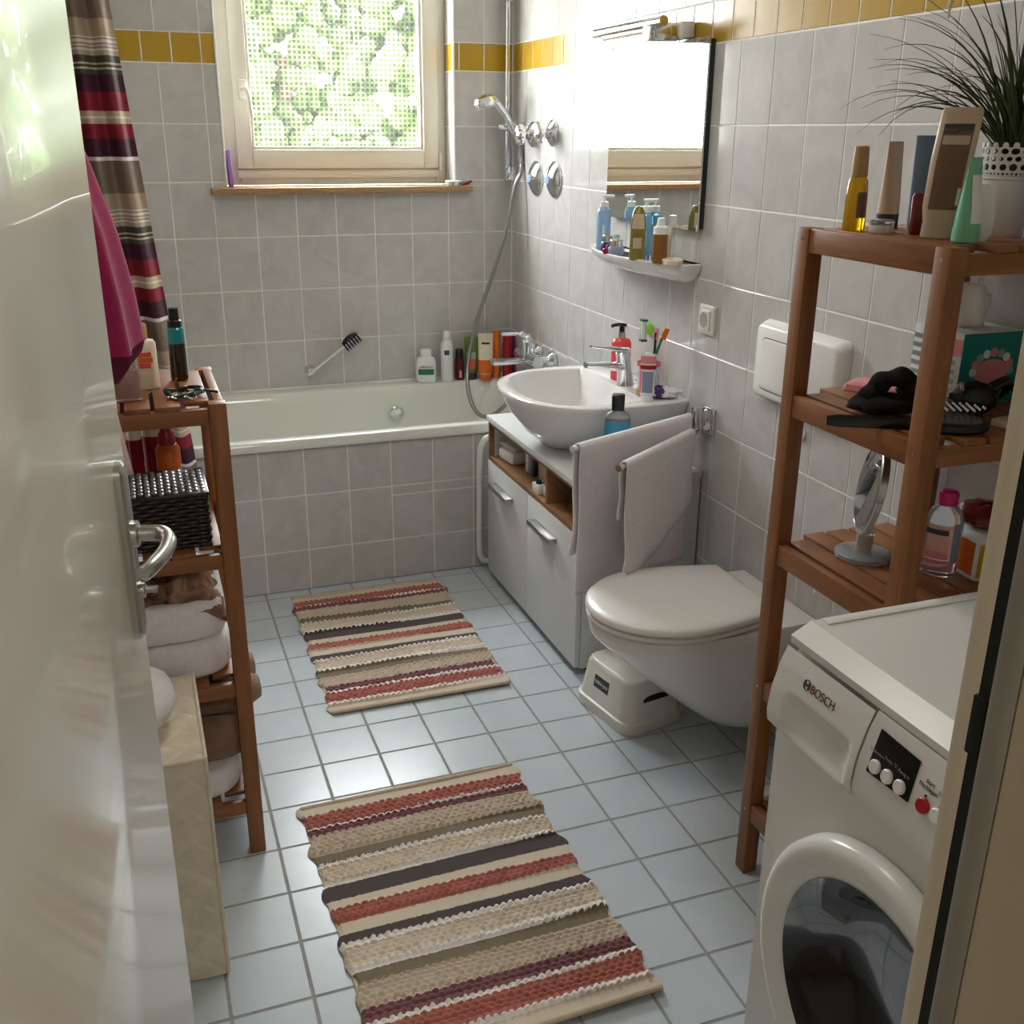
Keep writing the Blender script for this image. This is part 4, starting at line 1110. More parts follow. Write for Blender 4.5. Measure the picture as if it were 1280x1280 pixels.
ob('body', G().rings([sr(0, 0.0), sr(0.000, 0.030), sr(0.006, 0.033), sr(0.022, 0.132), sr(0.026, 0.140), sr(0.034, 0.144)]), 'old_plastic', stool, smooth=40)
# local -y is the face towards the room, +x the end towards the door
tilt = math.atan2(0.016, 0.099)
ob('label', G().box(-0.034, 0.034, -0.0006, 0.0006, -0.018, 0.018), 'label_dark', stool, loc=(-0.012, -SD + 0.0155, 0.092), rot=(-tilt, 0, 0))
ob('label_foot', G().box(-0.007, 0.007, -0.0006, 0.0006, -0.012, 0.012), 'label_dark', stool, loc=(0.015, -SD + 0.0125, 0.064), rot=(-tilt, 0, 0))
text('bébé-jou', 0.0165, 'print_white', stool, (-0.012, -SD + 0.0146, 0.092), (PI / 2 - tilt, 0, 0))
ob('hand_slot', G().loft([(-0.0008, 0.044, 0.017, 0, 0, 2.6), (0.0008, 0.044, 0.017, 0, 0, 2.6)], 28), 'seal_black', stool, loc=(SW - 0.0150, 0.0, 0.085), rot=(PI / 2, 0, PI / 2 - 0.0))
# ------------------------------------------------------------------ wooden racks
def rack(label, x0, x1, y0_, y1_, tiers, top):
    t = thing('wooden_rack', label, 'rack', ((x0 + x1) / 2, (y0_ + y1_) / 2, 0))
    PW = 0.034
    for x in (x0, x1 - PW):
        for y in (y0_, y1_ - PW):
            ob('post', G().box(x, x + PW, y, y + PW, 0, top, 0.0025), 'wood_z', t, world=True)
            for z in tiers:
                ob('screw', G().tube([(x - 0.0006 if x == x0 else x + PW - 0.004, y + PW / 2, z - 0.018), (x + 0.004 if x == x0 else x + PW + 0.0006, y + PW / 2, z - 0.018)], 0.003, 8), 'steel_satin', t, world=True)
    for z in tiers:
        for y in (y0_ + 0.003, y1_ - PW + 0.013):
            ob('rail', G().box(x0 + PW, x1 - PW, y, y + 0.018, z - 0.042, z - 0.010 if z < top - 0.01 else z - 0.010, 0.002), 'wood_x', t, world=True)
        for x in (x0 + 0.003, x1 - PW + 0.013):
            ob('rail', G().box(x, x + 0.018, y0_ + PW, y1_ - PW, z - 0.042, z, 0.002), 'wood_y', t, world=True)
        nsl = 6
        sx0, sx1 = x0 + 0.026, x1 - 0.026
        wd = (sx1 - sx0) / nsl
        for k in range(nsl):
            edge = k in (0, nsl - 1)
            ob('slat', G().box(sx0 + k * wd + 0.004, sx0 + (k + 1) * wd - 0.004, y0_ + (PW if edge else 0.002), y1_ - (PW if edge else 0.002), z - 0.0098, z, 0.0015), 'wood_y', t, world=True)
    return t


RX0, RX1, RY0, RY1, RT = 0.195, 0.572, -1.232, -0.848, 1.385
rack('tall five-tier slatted wooden rack between toilet and washing machine', RX0, RX1, RY0, RY1, (0.180, 0.482, 0.786, 1.085, RT), RT)
LX0, LX1, LY0, LY1, LTOP = -1.168, -0.788, -0.452, -0.098, 1.045
rack('lower four-tier slatted wooden rack beside the open door', LX0, LX1, LY0, LY1, (0.148, 0.445, 0.742, LTOP), LTOP)

# ------------------------------------------------------------------ things on the tall rack
GR = 'toiletries on top of the tall rack'
Z = RT


def on(u, v, z=Z):
    return at(u, v, z=z)


t = thing('spray_bottle', 'yellow oil spray bottle with gold cap on the tall rack', 'spray bottle', (0.243, -0.940, Z), face_cam((0.243, -0.94)), GR)
ob('body', G().loft([(0, 0.017), (0.003, 0.019), (0.060, 0.018), (0.082, 0.016), (0.088, 0.012)], 24), 'liq_yellow', t)
ob('cap', G().loft([(0.088, 0.014), (0.118, 0.013), (0.136, 0.012), (0.138, 0.010)], 24), 'p_gold', t)
ob('label', G().wrap([(0, 0.019), (0.082, 0.017)], 0.022, 0.064, -PI / 2 + 0.1, -PI / 2 + 1.2), 'p_brown', t)
bottle('cream_tube', 'beige pointed tube with black cap on the tall rack', 'tube', (0.335, -0.912, Z), [(0.024, 0.019, 0.019), (0.06, 0.019, 0.016), (0.145, 0.019, 0.002)], 'p_beige', [(0, 0.019), (0.025, 0.019)], 'p_navy', rotz=0.2, group=GR)
t = thing('cream_pot', 'small low white pot with clear lid on the tall rack', 'jar', (0.262, -0.990, Z), 0, GR)
ob('body', G().loft([(0, 0.018), (0.003, 0.020), (0.014, 0.020)], 24), 'p_white', t)
ob('lid', G().loft([(0.014, 0.0205), (0.020, 0.0205), (0.022, 0.018)], 24), 'liq_clear', t)
bottle('cream_tube', 'slate blue flat tube on the tall rack', 'tube', (0.400, -0.925, Z), [(0, 0.022, 0.015), (0.003, 0.025, 0.017), (0.08, 0.026, 0.012), (0.155, 0.027, 0.002)], 'p_slate', rotz=face_cam((0.40, -0.925)), group=GR)
bottle('nail_bottle', 'dark red flat bottle beside the big lotion bottle on the tall rack', 'bottle', (0.300, -1.035, Z), [(0, 0.012, 0.010, 0, 0, 4), (0.003, 0.015, 0.012, 0, 0, 4), (0.060, 0.016, 0.012, 0, 0, 4), (0.066, 0.013, 0.010, 0, 0, 4)], 'p_maroon', group=GR)
bottle('roll_on', 'white and blue roll-on bottle behind the big lotion bottle', 'bottle', (0.390, -0.990, Z), [(0, 0.018), (0.05, 0.019), (0.095, 0.018)], 'p_white', [(0.095, 0.019), (0.12, 0.017), (0.135, 0.008)], 'p_blue', group=GR)
lot = [(0.022, 0.026, 0.018, 0, 0, 3), (0.05, 0.030, 0.019, 0, 0, 3), (0.12, 0.031, 0.019, 0.004, 0, 3), (0.190, 0.030, 0.013, 0.010, 0, 3), (0.196, 0.027, 0.010, 0.010, 0, 3)]
t = bottle('lotion_bottle', 'large beige lotion bottle with brown back label on the tall rack', 'bottle', (0.287, -1.098, Z), lot, 'p_beige', [(0, 0.025, 0.017, 0, 0, 3), (0.003, 0.028, 0.019, 0, 0, 3), (0.022, 0.027, 0.018, 0, 0, 3)], 'p_taupe',
           patches=(('back_label', 0.045, 0.165, -0.62, 0.62, 'p_brown'), ('top_print', 0.158, 0.172, -0.62, 0.62, 'label_dark')), group=GR)
ob('print_box', G().wrap(lot, 0.142, 0.155, -PI / 2 - 0.5, -PI / 2 + 0.5, off=0.0012), 'p_taupe', t)
ob('barcode', G().wrap(lot, 0.052, 0.078, -PI / 2 + 0.4, -PI / 2 + 0.6, off=0.0012), 'print_white', t)
mlv = [(0.022, 0.019, 0.019), (0.05, 0.019, 0.017), (0.125, 0.020, 0.002)]
bottle('cream_tube', 'mint green tube standing on its mint cap on the tall rack', 'tube', (0.272, -1.172, Z), mlv, 'p_mint', [(0, 0.017), (0.003, 0.020), (0.023, 0.020)], 'p_mint', rotz=face_cam((0.272, -1.17)) + 1.15,
       patches=(('label', 0.03, 0.10, -0.9, 0.9, 'p_white'),), group=GR)
bottle('compact_case', 'white round compact leaning behind the mint tube', 'compact', (0.318, -1.150, Z), [(0, 0.012, 0.006), (0.01, 0.018, 0.008), (0.04, 0.020, 0.008), (0.075, 0.014, 0.006), (0.085, 0.006, 0.004)], 'p_white', group=GR)
bottle('lilac_tube', 'lilac flat bottle at the near corner on the tall rack', 'bottle', (0.420, -1.180, Z), [(0, 0.028, 0.012, 0, 0, 3), (0.003, 0.031, 0.014, 0, 0, 3), (0.11, 0.026, 0.010, 0, 0, 3), (0.15, 0.020, 0.006, 0, 0, 3)], 'p_lilac', group=GR)

# potted grass
PP = Vector((0.425, -1.085, Z))
plant = thing('potted_plant', 'artificial grass plant in a white lace-rimmed pot on the tall rack', 'potted plant', PP)
PR0, PR1, PH = 0.034, 0.046, 0.142
pz = 0.092
pr = lambda z: PR0 + (PR1 - PR0) * z / PH
ob('pot', G().loft([(0, PR0 - 0.002), (0.003, PR0), (pz - 0.004, pr(pz)), (pz - 0.002, pr(pz) + 0.002), (pz + 0.002, pr(pz) + 0.002), (pz + 0.003, pr(pz) - 0.001), (pz + 0.003, pr(pz) - 0.006)], 36), 'white_plastic', plant)
lace = G()
rows = ((pz + 0.003, pz + 0.009, 40, 0.30), (pz + 0.009, pz + 0.023, 18, 0.37), (pz + 0.023, pz + 0.034, 22, 0.34), (pz + 0.034, pz + 0.046, 18, 0.38))
for ri, (za, zb, nc, hr) in enumerate(rows):
    for c in range(nc):
        a0, a1 = 2 * PI * c / nc, 2 * PI * (c + 1) / nc
        pt = lambda s, q: ((pr(za + (zb - za) * q)) * math.cos(a0 + (a1 - a0) * s), pr(za + (zb - za) * q) * math.sin(a0 + (a1 - a0) * s), za + (zb - za) * q)
        h_ = hr * (1 + 0.12 * ((c * 7 + ri * 3) % 3 - 1))
        o_ = [(0.5 + max(-0.5, min(0.5, 0.72 * math.cos(k * PI / 4))), 0.5 + max(-0.5, min(0.5, 0.72 * math.sin(k * PI / 4)))) for k in range(8)]
        i_ = [(0.5 + h_ * math.cos(k * PI / 4), 0.5 + h_ * math.sin(k * PI / 4)) for k in range(8)]
        v = [pt(*q) for q in o_] + [pt(*q) for q in i_]
        lace.add(v, [(k, (k + 1) % 8, 8 + (k + 1) % 8, 8 + k) for k in range(8)])
for c in range(18):
    a = 2 * PI * (c + 0.5) / 18
    lace.loft([(PH - 0.005, 0.0045, 0.0012), (PH, 0.004, 0.0012), (PH + 0.003, 0.002, 0.001)], 8, mtx=Matrix.Rotation(a, 4, 'Z') @ Matrix.Translation((pr(PH - 0.004), 0, 0)) @ Matrix.Rotation(PI / 2, 4, 'Z'))
ob('lace_rim', lace, 'white_plastic', plant, solid=0.0012, smooth=0)
ob('soil', G().loft([(pz + 0.003, pr(pz) - 0.004), (pz + 0.026, pr(pz) - 0.004)], 24), 'p_greenblack', plant)
rnd = random.Random(11)
left = math.atan2(RX.y, RX.x) + PI         # towards picture left, for the blades that arch over the rack


def blade(ang, ln, lean, droop, wdt):
    pts = []
    n_ = 10
    r0 = rnd.uniform(0.0, 0.020); a00 = rnd.uniform(0, 2 * PI)
    x0, y0b = r0 * math.cos(a00), r0 * math.sin(a00)
    for i in range(n_ + 1):
        s = i / n_
        th = lean + droop * s ** 1.6          # angle from vertical
        if i == 0:
            q = Vector((x0, y0b, pz + 0.024))
        else:
            q = pts[-1] + Vector((math.sin(th) * math.cos(ang), math.sin(th) * math.sin(ang), math.cos(th))) * (ln / n_)
        pts.append(q)
    side = Vector((-math.sin(ang), math.cos(ang), 0))
    g = G(); v = []; f = []
    for i, q in enumerate(pts):
        wv = wdt * (0.75 + 0.5 * math.sin(PI * min(1, i / n_ * 1.3)) ** 1) * (1 - (i / n_) ** 2.2) + 0.0003
        v += [q - side * wv, q + Vector((0, 0, -wv * 0.5)), q + side * wv]
        if i:
            b_ = 3 * (i - 1); c_ = 3 * i
            f += [(b_, b_ + 1, c_ + 1, c_), (b_ + 1, b_ + 2, c_ + 2, c_ + 1)]
    g.add(v, f)
    return g, pts


for k in range(74):
    if k < 40:
        ang = left + rnd.gauss(0, 0.55); lean = rnd.uniform(0.15, 0.75); droop = rnd.uniform(0.6, 1.6); ln = rnd.uniform(0.22, 0.33)
    else:
        ang = rnd.uniform(0, 2 * PI); lean = rnd.uniform(0.02, 0.3); droop = rnd.uniform(0.1, 0.9); ln = rnd.uniform(0.17, 0.27)
        if math.cos(ang) > 0.35:
            lean *= 0.25; droop *= 0.25; ln = min(ln, 0.22)
    g, _ = blade(ang, ln, lean, droop, rnd.uniform(0.0022, 0.0036))
    ob('blade', g, 'leaf', plant, solid=0.0004, smooth=60)
for k, (ang, ln, lean, droop) in enumerate(((left + 0.1, 0.27, 0.22, 0.35), (left - 0.3, 0.29, 0.08, 0.2), (left + 0.5, 0.30, 0.02, 0.12))):
    g, pts = blade(ang, ln, lean, droop, 0.0008)
    ob('stalk', G().tube(pts, 0.0009, 6), 'leaf', plant)
    e = pts[-1]; dr = Vector((math.cos(ang), math.sin(ang), 0))
    sh = catmull([e, e + dr * 0.014 + Vector((0, 0, 0.007)), e + dr * 0.032 + Vector((0, 0, 0.002)), e + dr * 0.042 + Vector((0, 0, -0.02)), e + dr * 0.043 + Vector((0, 0, -0.042))], 5)
    ob('seed_head', G().tube(sh, [0.0022 + 0.0034 * math.sin(PI * min(1, 0.15 + i / len(sh))) ** 0.7 for i in range(len(sh))], 8), 'seedhead', plant)

# second shelf of the rack
Z2 = 1.085
t = thing('makeup_pouch', 'flat pink packet lying at the wall side of the rack shelf', 'packet', (0.385, -0.915, Z2), -0.98)
ob('body', G().rings([rrect(0, 0, 0.075, 0.04, 0.006, 0.001), rrect(0, 0, 0.072, 0.037, 0.006, 0.012), rrect(0, 0, 0.06, 0.028, 0.006, 0.016)]), 'p_rose', t)
ob('silver_end', G().box(0.045, 0.078, -0.036, 0.036, 0.014, 0.018, 0.001), 'chrome', t)
t = thing('scrunchie', 'crumpled black hair scrunchie on the rack shelf', 'hair scrunchie', (0.268, -1.048, Z2), -0.4)
ob('base_fold', G().rings(crumple(0.062, 0.040, 0.018, 5, 22, 0.18)), 'black_cloth', t, smooth=60)
ob('upper_fold', G().tube(catmull([(-0.03, 0, 0.025), (-0.018, 0.006, 0.046), (0.004, 0.0, 0.062), (0.030, -0.006, 0.064), (0.042, -0.004, 0.046), (0.030, 0.0, 0.030)], 6), [0.017 + 0.003 * math.sin(i * 0.9) for i in range(31)], 12), 'black_cloth', t)
hb = Vector((0.284, -1.166, Z2))
t = thing('hair_brush', 'black paddle hair brush with white-tipped pins on the rack shelf', 'hair brush', hb, -0.49)
# handle points to local -x
ob('handle', G().loft([(0, 0.008, 0.005), (0.02, 0.011, 0.007), (0.10, 0.010, 0.006), (0.15, 0.012, 0.007)], 14, mtx=Matrix.Translation((-0.180, 0, 0.009)) @ Matrix.Rotation(PI / 2, 4, 'Y')), 'black_plastic', t)
ob('paddle', G().loft([(0.002, 0.052, 0.030), (0.006, 0.056, 0.034), (0.014, 0.056, 0.034), (0.018, 0.050, 0.030)], 28, mtx=Matrix.Translation((0.022, 0, 0))), 'black_plastic', t)
ob('cushion', G().loft([(0.017, 0.046, 0.026), (0.023, 0.042, 0.024), (0.027, 0.026, 0.015)], 24, mtx=Matrix.Translation((0.022, 0, 0))), 'rubber_grey', t)
for i in range(9):
    for j in range(6):
        x, y = 0.022 - 0.040 + 0.010 * i, -0.022 + 0.0088 * j
        if ((x - 0.022) / 0.044) ** 2 + (y / 0.025) ** 2 < 1:
            pin = ob('pin', G().tube([(x, y, 0.020), (x * 1.05, y * 1.1, 0.040)], 0.0007, 5), 'black_plastic', t)
            ob('pin_tip', G().loft([(0.039, 0.0012), (0.041, 0.0019), (0.043, 0.0010)], 6, mtx=Matrix.Translation((x * 1.05, y * 1.1, 0))), 'p_white', pin)
t = thing('claw_clip', 'large black hair claw clip in front of the tissue box', 'hair clip', (0.405, -1.105, Z2), -0.3)
ob('jaw', G().rings(crumple(0.042, 0.030, 0.030, 9, 20, 0.1)), 'black_plastic', t)
for i in range(5):
    a = -0.5 + 0.25 * i
    ob('tooth', G().tube(catmull([(0.025, -0.01 + 0.006 * i, 0.045), (0.05 + 0.004 * i, -0.012 + 0.008 * i, 0.060), (0.066, -0.014 + 0.012 * i, 0.052 - 0.008 * i)], 4), [0.005] * 6 + [0.004, 0.003, 0.002], 8), 'black_plastic', t)
ob('spring', G().tube([(-0.03, -0.02, 0.05), (-0.036, -0.024, 0.064)], 0.003, 8), 'chrome', t)
TB = (0.487, -0.985, Z2)
t = thing('tissue_box', 'teal and mint striped tissue box with pink flower print on the rack', 'tissue box', TB, 0.0)
bw, bd, bh = 0.066, 0.062, 0.130
ob('box', G().box(-bw, bw, -bd, bd, 0, bh, 0.0015), 'p_white', t)
ob('front_print', G().box(-bw + 0.001, bw - 0.001, -bd - 0.0008, -bd, 0.001, bh - 0.001), 'p_tealbox', t)
for k in range(7):
    ob('stripe', G().box(-bw - 0.0008, -bw, -bd + 0.012, bd - 0.002, 0.006 + k * 0.0165, 0.0145 + k * 0.0165), 'p_sage', t)
ob('pink_edge', G().box(-bw - 0.0012, -bw - 0.0002, -bd + 0.001, -bd + 0.024, 0.09, 0.118), 'p_rose', t)
ob('flower_print', G().loft([(0, 0.038, 0.024), (0.0012, 0.038, 0.024)], 24), 'p_rose', t, loc=(0.006, -bd - 0.0004, 0.058), rot=(PI / 2, 0, 0))
for k in range(9):
    a = PI * k / 8
    ob('petal_print', G().loft([(0, 0.008), (0.0012, 0.008)], 10), ('p_sage', 'p_rose', 'p_white')[k % 3], t, loc=(0.006 + 0.042 * math.cos(a), -bd - 0.0006, 0.060 + 0.034 * math.sin(a)), rot=(PI / 2, 0, 0))
rs = []
for j in range(9):
    s = j / 8
    rs.append([((0.030 * (1 + 0.25 * s)) * math.cos(a) * (1 + 0.22 * math.sin(5 * a + 3 * s)), (0.014 + 0.010 * s) * math.sin(a) * (1 + 0.3 * math.sin(4 * a + 2 * s)) + 0.010 * s, bh + 0.062 * s * (1 + 0.30 * math.cos(a + 2.4))) for a in [2 * PI * i / 36 for i in range(36)]])
ob('tissue', G().rings(rs, cap0=False, cap1=False), 'tissue', t, solid=0.0008, smooth=80)
ob('paper_pad', G().box(-0.045, 0.045, -0.03, 0.03, 0, 0.012, 0.001), 'p_beige', loc=(0.440, -1.190, Z2), rot=(0, 0, 0.15), label='small beige booklet lying at the near edge of the rack shelf', cat='booklet')

# third shelf of the rack
p = at(1026, 712, x=0.30)
ob('tissue_strip', G().grid(lambda u, v: (0.30 + 0.012 * math.sin(v * 5 + u * 3), p.y + 0.020 - (0.052 - 0.020 * v) * u - 0.022 * v, 0.744 - (0.075 + 0.035 * u) * v + 0.004 * math.sin(u * 7)), 12, 14), 'tissue', solid=0.001, smooth=80,
   label='white paper tissue hanging down below the third shelf of the tall rack', cat='tissue')
Z3 = 0.786
mp3 = Vector((0.318, -0.985, Z3))
t = thing('cosmetic_mirror', 'round tilting cosmetic mirror on a clear plastic stand on the rack', 'mirror', mp3)
ob('base', G().loft([(0, 0.050), (0.003, 0.053), (0.009, 0.052), (0.012, 0.044)], 32), 'clear_plastic', t)
ob('stem', G().loft([(0.011, 0.018), (0.018, 0.016), (0.045, 0.016), (0.052, 0.020)], 24), 'clear_plastic', t)
ob('stem_core', G().loft([(0.014, 0.011), (0.046, 0.011)], 20), 'p_gold', t)
mr = Matrix.Translation((0, 0, 0.140)) @ Matrix.Rotation(-0.50, 4, 'Z') @ Matrix.Rotation(0.16, 4, 'Y')
ob('yoke', G().tube([mr @ Vector((0.0, 0.088 * math.cos(a), 0.088 * math.sin(a))) for a in [PI + PI * k / 20 for k in range(21)]], 0.006, 10), 'clear_plastic', t)
disc = Matrix.Translation((0, 0, 0.140)) @ Matrix.Rotation(-0.50, 4, 'Z') @ Matrix.Rotation(PI / 2 + 0.16, 4, 'Y')
ob('mirror_rim', G().loft([(-0.008, 0.079), (-0.006, 0.083), (0.006, 0.083), (0.008, 0.079)], 40, mtx=disc), 'steel_satin', t)
ob('mirror_disc', G().loft([(-0.0088, 0.076), (0.0088, 0.076)], 40, mtx=disc), 'mirror', t)
mb = (0.395, -1.098, Z3)
ml = [(0, 0.026, 0.018), (0.004, 0.032, 0.023), (0.105, 0.032, 0.023), (0.125, 0.026, 0.019), (0.135, 0.015)]
t = bottle('micellar_bottle', 'clear round-shouldered bottle with bright pink cap on the rack', 'bottle', mb, ml, 'liq_clear', [(0.135, 0.0165), (0.155, 0.0175), (0.160, 0.015), (0.162, 0.010)], 'p_pink',
           patches=(('pink_label', 0.012, 0.034, -1.3, 1.0, 'liq_pink'), ('white_label', 0.036, 0.050, -1.2, 0.4, 'p_rose'), ('dark_print', 0.082, 0.092, -1.1, 0.3, 'label_dark'), ('side_label', 0.030, 0.105, 0.55, 1.1, 'p_greyblue')))
t = thing('pad_package', 'colourful yellow and violet plastic package on the rack', 'package', (0.478, -1.105, Z3), -0.1)
ob('lower_pack', G().box(-0.05, 0.05, -0.06, 0.06, 0, 0.088, 0.010), 'p_white', t)
ob('yellow_print', G().box(-0.048, -0.004, -0.0608, -0.0598, 0.012, 0.074), 'p_yellow', t)
ob('violet_print', G().box(0.0, 0.046, -0.0608, -0.0598, 0.012, 0.078), 'p_lilac', t)
ob('orange_print', G().box(-0.0508, -0.0498, -0.050, 0.050, 0.012, 0.074), 'p_orange', t)
ob('top_flap', G().rings(crumple(0.052, 0.055, 0.022, 21, 20, 0.15)), 'p_maroon', t, loc=(0, 0, 0.086), smooth=30)


# ------------------------------------------------------------------ washing machine
FXW, WYF, WYN = -0.072, -1.300, -1.902
wm = thing('washing_machine', 'white front-loading washing machine beside the door frame', 'washing machine', (0.24, (WYF + WYN) / 2, 0))
DCY, DCZ, DR = -1.600, 0.385, 0.252
g = G()
n = 64
circ = [(DCY + 0.205 * math.cos(2 * PI * i / n + PI / 4), DCZ + 0.205 * math.sin(2 * PI * i / n + PI / 4)) for i in range(n)]


def sq(i, y0_, y1_, z0_, z1_):
    a = 2 * PI * i / n + PI / 4
    c, s = math.cos(a), math.sin(a); m_ = max(abs(c), abs(s))
    return ((y0_ + y1_) / 2 + (y1_ - y0_) / 2 * c / m_, (z0_ + z1_) / 2 + (z1_ - z0_) / 2 * s / m_)


rect = [sq(i, WYN + 0.004, WYF - 0.004, 0.012, 0.690) for i in range(n)]
rect2 = [sq(i, WYN, WYF, 0.008, 0.694) for i in range(n)]
rect3 = [sq(i, WYN, WYF, 0.008, 0.815) for i in range(n)]
g.rings([[(FXW + 0.03, y, z) for y, z in circ], [(FXW, y, z) for y, z in circ], [(FXW, y, z) for y, z in rect], [(FXW + 0.004, y, z) for y, z in rect2], [(FXW + 0.03, y, z) for y, z in rect3], [(0.545, y, z) for y, z in rect3]], cap0=False, cap1=True)
ob('housing', g, 'washer_white', wm, world=True, smooth=30)
for x in (-0.02, 0.50):
    for y in (WYF - 0.05, WYN + 0.05):
        ob('foot', G().tube([(x, y, 0.0), (x, y, 0.010)], 0.02, 12), 'rubber_grey', wm, world=True)
ob('top_plate', G().prism([(FXW + 0.012, 0.8205), (FXW + 0.011, 0.833), (FXW + 0.044, 0.851), (0.545, 0.851), (0.545, 0.819)], 'y', WYN, WYF), 'washer_white', wm, world=True, smooth=20)
ob('top_edge', G().box(FXW + 0.06, 0.54, WYF - 0.022, WYF - 0.002, 0.851, 0.8535, 0.001), 'washer_white', wm, world=True)
PROF = [(FXW, 0.682), (FXW - 0.014, 0.692), (FXW - 0.017, 0.712), (FXW - 0.012, 0.752), (FXW - 0.001, 0.792), (FXW + 0.010, 0.818)]


def prof(z, d=0.0):
    for (xa, za), (xb, zb) in zip(PROF, PROF[1:]):
        if za <= z <= zb:
            return xa + (xb - xa) * (z - za) / (zb - za) - d
    return PROF[-1][0] - d


poly = PROF + [(FXW + 0.03, 0.818), (FXW + 0.03, 0.682)]
YD = -1.503
ob('control_panel', G().prism(poly, 'y', WYN, YD - 0.002), 'washer_white', wm, world=True, smooth=40)


def drawer(u, v):
    y = WYF + (YD - WYF) * u
    z = 0.684 + 0.133 * v
    # hollow grip in the lower half, deepest towards the right end
    k = max(0.0, 1 - abs((u - 0.55) / 0.38) ** 4) * max(0.0, 1 - abs((v - 0.33 - 0.0 * u) / 0.26) ** 3)
    dz = 0.020 * k * (0.35 + 0.65 * u) * (1.0 if v < 0.62 else 0.3)
    return (prof(z, 0.002) + dz, y, z)


ob('drawer_front', G().grid(drawer, 48, 36), 'washer_white', wm, world=True, smooth=50)
pdir = Vector((PROF[4][0] - PROF[3][0], 0, PROF[4][1] - PROF[3][1])).normalized()      # up along the panel
ptilt = math.atan2(pdir.x, pdir.z)
PR = (PI / 2 - ptilt, 0, -PI / 2)


def pan(u, v, off=0.001):
    p = at(u, v, x=FXW - 0.010)
    for _ in range(4):
        p = at(u, v, x=prof(min(0.817, max(0.683, p.z)), off))
    return p - wm.location


q = pan(1028, 873, 0.0034)
text('BOSCH', 0.0185, 'print_red', wm, q, PR, sx=0.92)
q = pan(1009, 856.5, 0.0030)
ob('emblem_ring', G().loft([(0, 0.0082), (0.0006, 0.0082), (0.0006, 0.0068), (0, 0.0068)], 28, cap=False), 'print_dark', wm, loc=q, rot=PR)
ob('emblem_anchor', G().box(-0.0038, 0.0038, -0.0012, 0.0012, 0, 0.0006).box(-0.0050, -0.0030, -0.0052, 0.0052, 0, 0.0006).box(0.0030, 0.0050, -0.0052, 0.0052, 0, 0.0006), 'print_dark', wm, loc=q, rot=PR)
da, db, dc, dd = pan(1103, 911), pan(1152, 952), pan(1135, 1003), pan(1083, 963)
nrm = Vector((-pdir.z, 0, pdir.x)) * 0.0012
g = G().rings([[tuple(p) for p in (da, db, dc, dd)], [tuple(p + nrm) for p in (da, db, dc, dd)]])
ob('display', g, 'display_black', wm, smooth=0)
BR = (PI / 2 - ptilt, 0, -PI / 2)
for (u, v) in ((1094.5, 958.5), (1109.5, 971), (1125, 984)):
    ob('button', G().loft([(0, 0.0098), (0.003, 0.0098), (0.005, 0.0080)], 24), 'white_plastic', wm, loc=pan(u, v, 0.0012), rot=BR)
for (u, v, s_) in ((1097, 941, 'Schleudern'), (1114, 953, 'Temp. °C'), (1130, 968, 'Fertig in')):
    text(s_, 0.0062, 'print_grey', wm, pan(u, v, 0.0030), PR)
ob('start_button', G().loft([(0, 0.0102), (0.003, 0.0102), (0.005, 0.0085)], 24), 'red_button', wm, loc=pan(1154, 1007, 0.0012), rot=BR)
ob('rinse_button', G().loft([(0, 0.0098), (0.003, 0.0098), (0.005, 0.0080)], 24), 'white_plastic', wm, loc=pan(1171, 1020, 0.0012), rot=BR)
for (u, v) in ((1157.5, 995), (1175.5, 1009)):
    ob('indicator', G().loft([(0, 0.0018), (0.001, 0.0018)], 12), 'print_dark', wm, loc=pan(u, v, 0.0006), rot=BR)
text('Start\nNachlegen', 0.0076, 'print_dark', wm, pan(1162, 983, 0.0014), PR)
text('Spülen', 0.0070, 'print_grey', wm, pan(1180, 996, 0.0014), PR)
# door: ring, bowl glass, gasket, drum
RM = Matrix.Translation((FXW, DCY, DCZ)) @ Matrix.Rotation(-PI / 2, 4, 'Y')
dr = ob('door', G().loft([(0.0, DR - 0.004), (0.004, DR), (0.022, DR - 0.002), (0.031, DR - 0.009), (0.034, DR - 0.020), (0.030, 0.208), (0.022, 0.190), (0.010, 0.186), (0.0, 0.190)], 72, mtx=RM, cap=False), 'washer_white', wm, world=True, smooth=50)
ob('door_glass', G().loft([(0.024, 0.192), (0.018, 0.184), (-0.004, 0.160), (-0.045, 0.140), (-0.070, 0.110), (-0.076, 0.05), (-0.077, 0.002)], 56, mtx=RM, cap=False), 'dark_glass', dr, smooth=60)
ob('gasket', G().loft([(-0.004, 0.204), (-0.020, 0.196), (-0.032, 0.172), (-0.060, 0.166), (-0.085, 0.182)], 56, mtx=RM, cap=False), 'rubber_grey', wm, world=True, smooth=60)
ob('drum', G().loft([(-0.080, 0.180), (-0.10, 0.235), (-0.40, 0.235), (-0.41, 0.20), (-0.41, 0.002)], 48, mtx=RM, cap=False), 'drum_dark', wm, world=True, smooth=50)

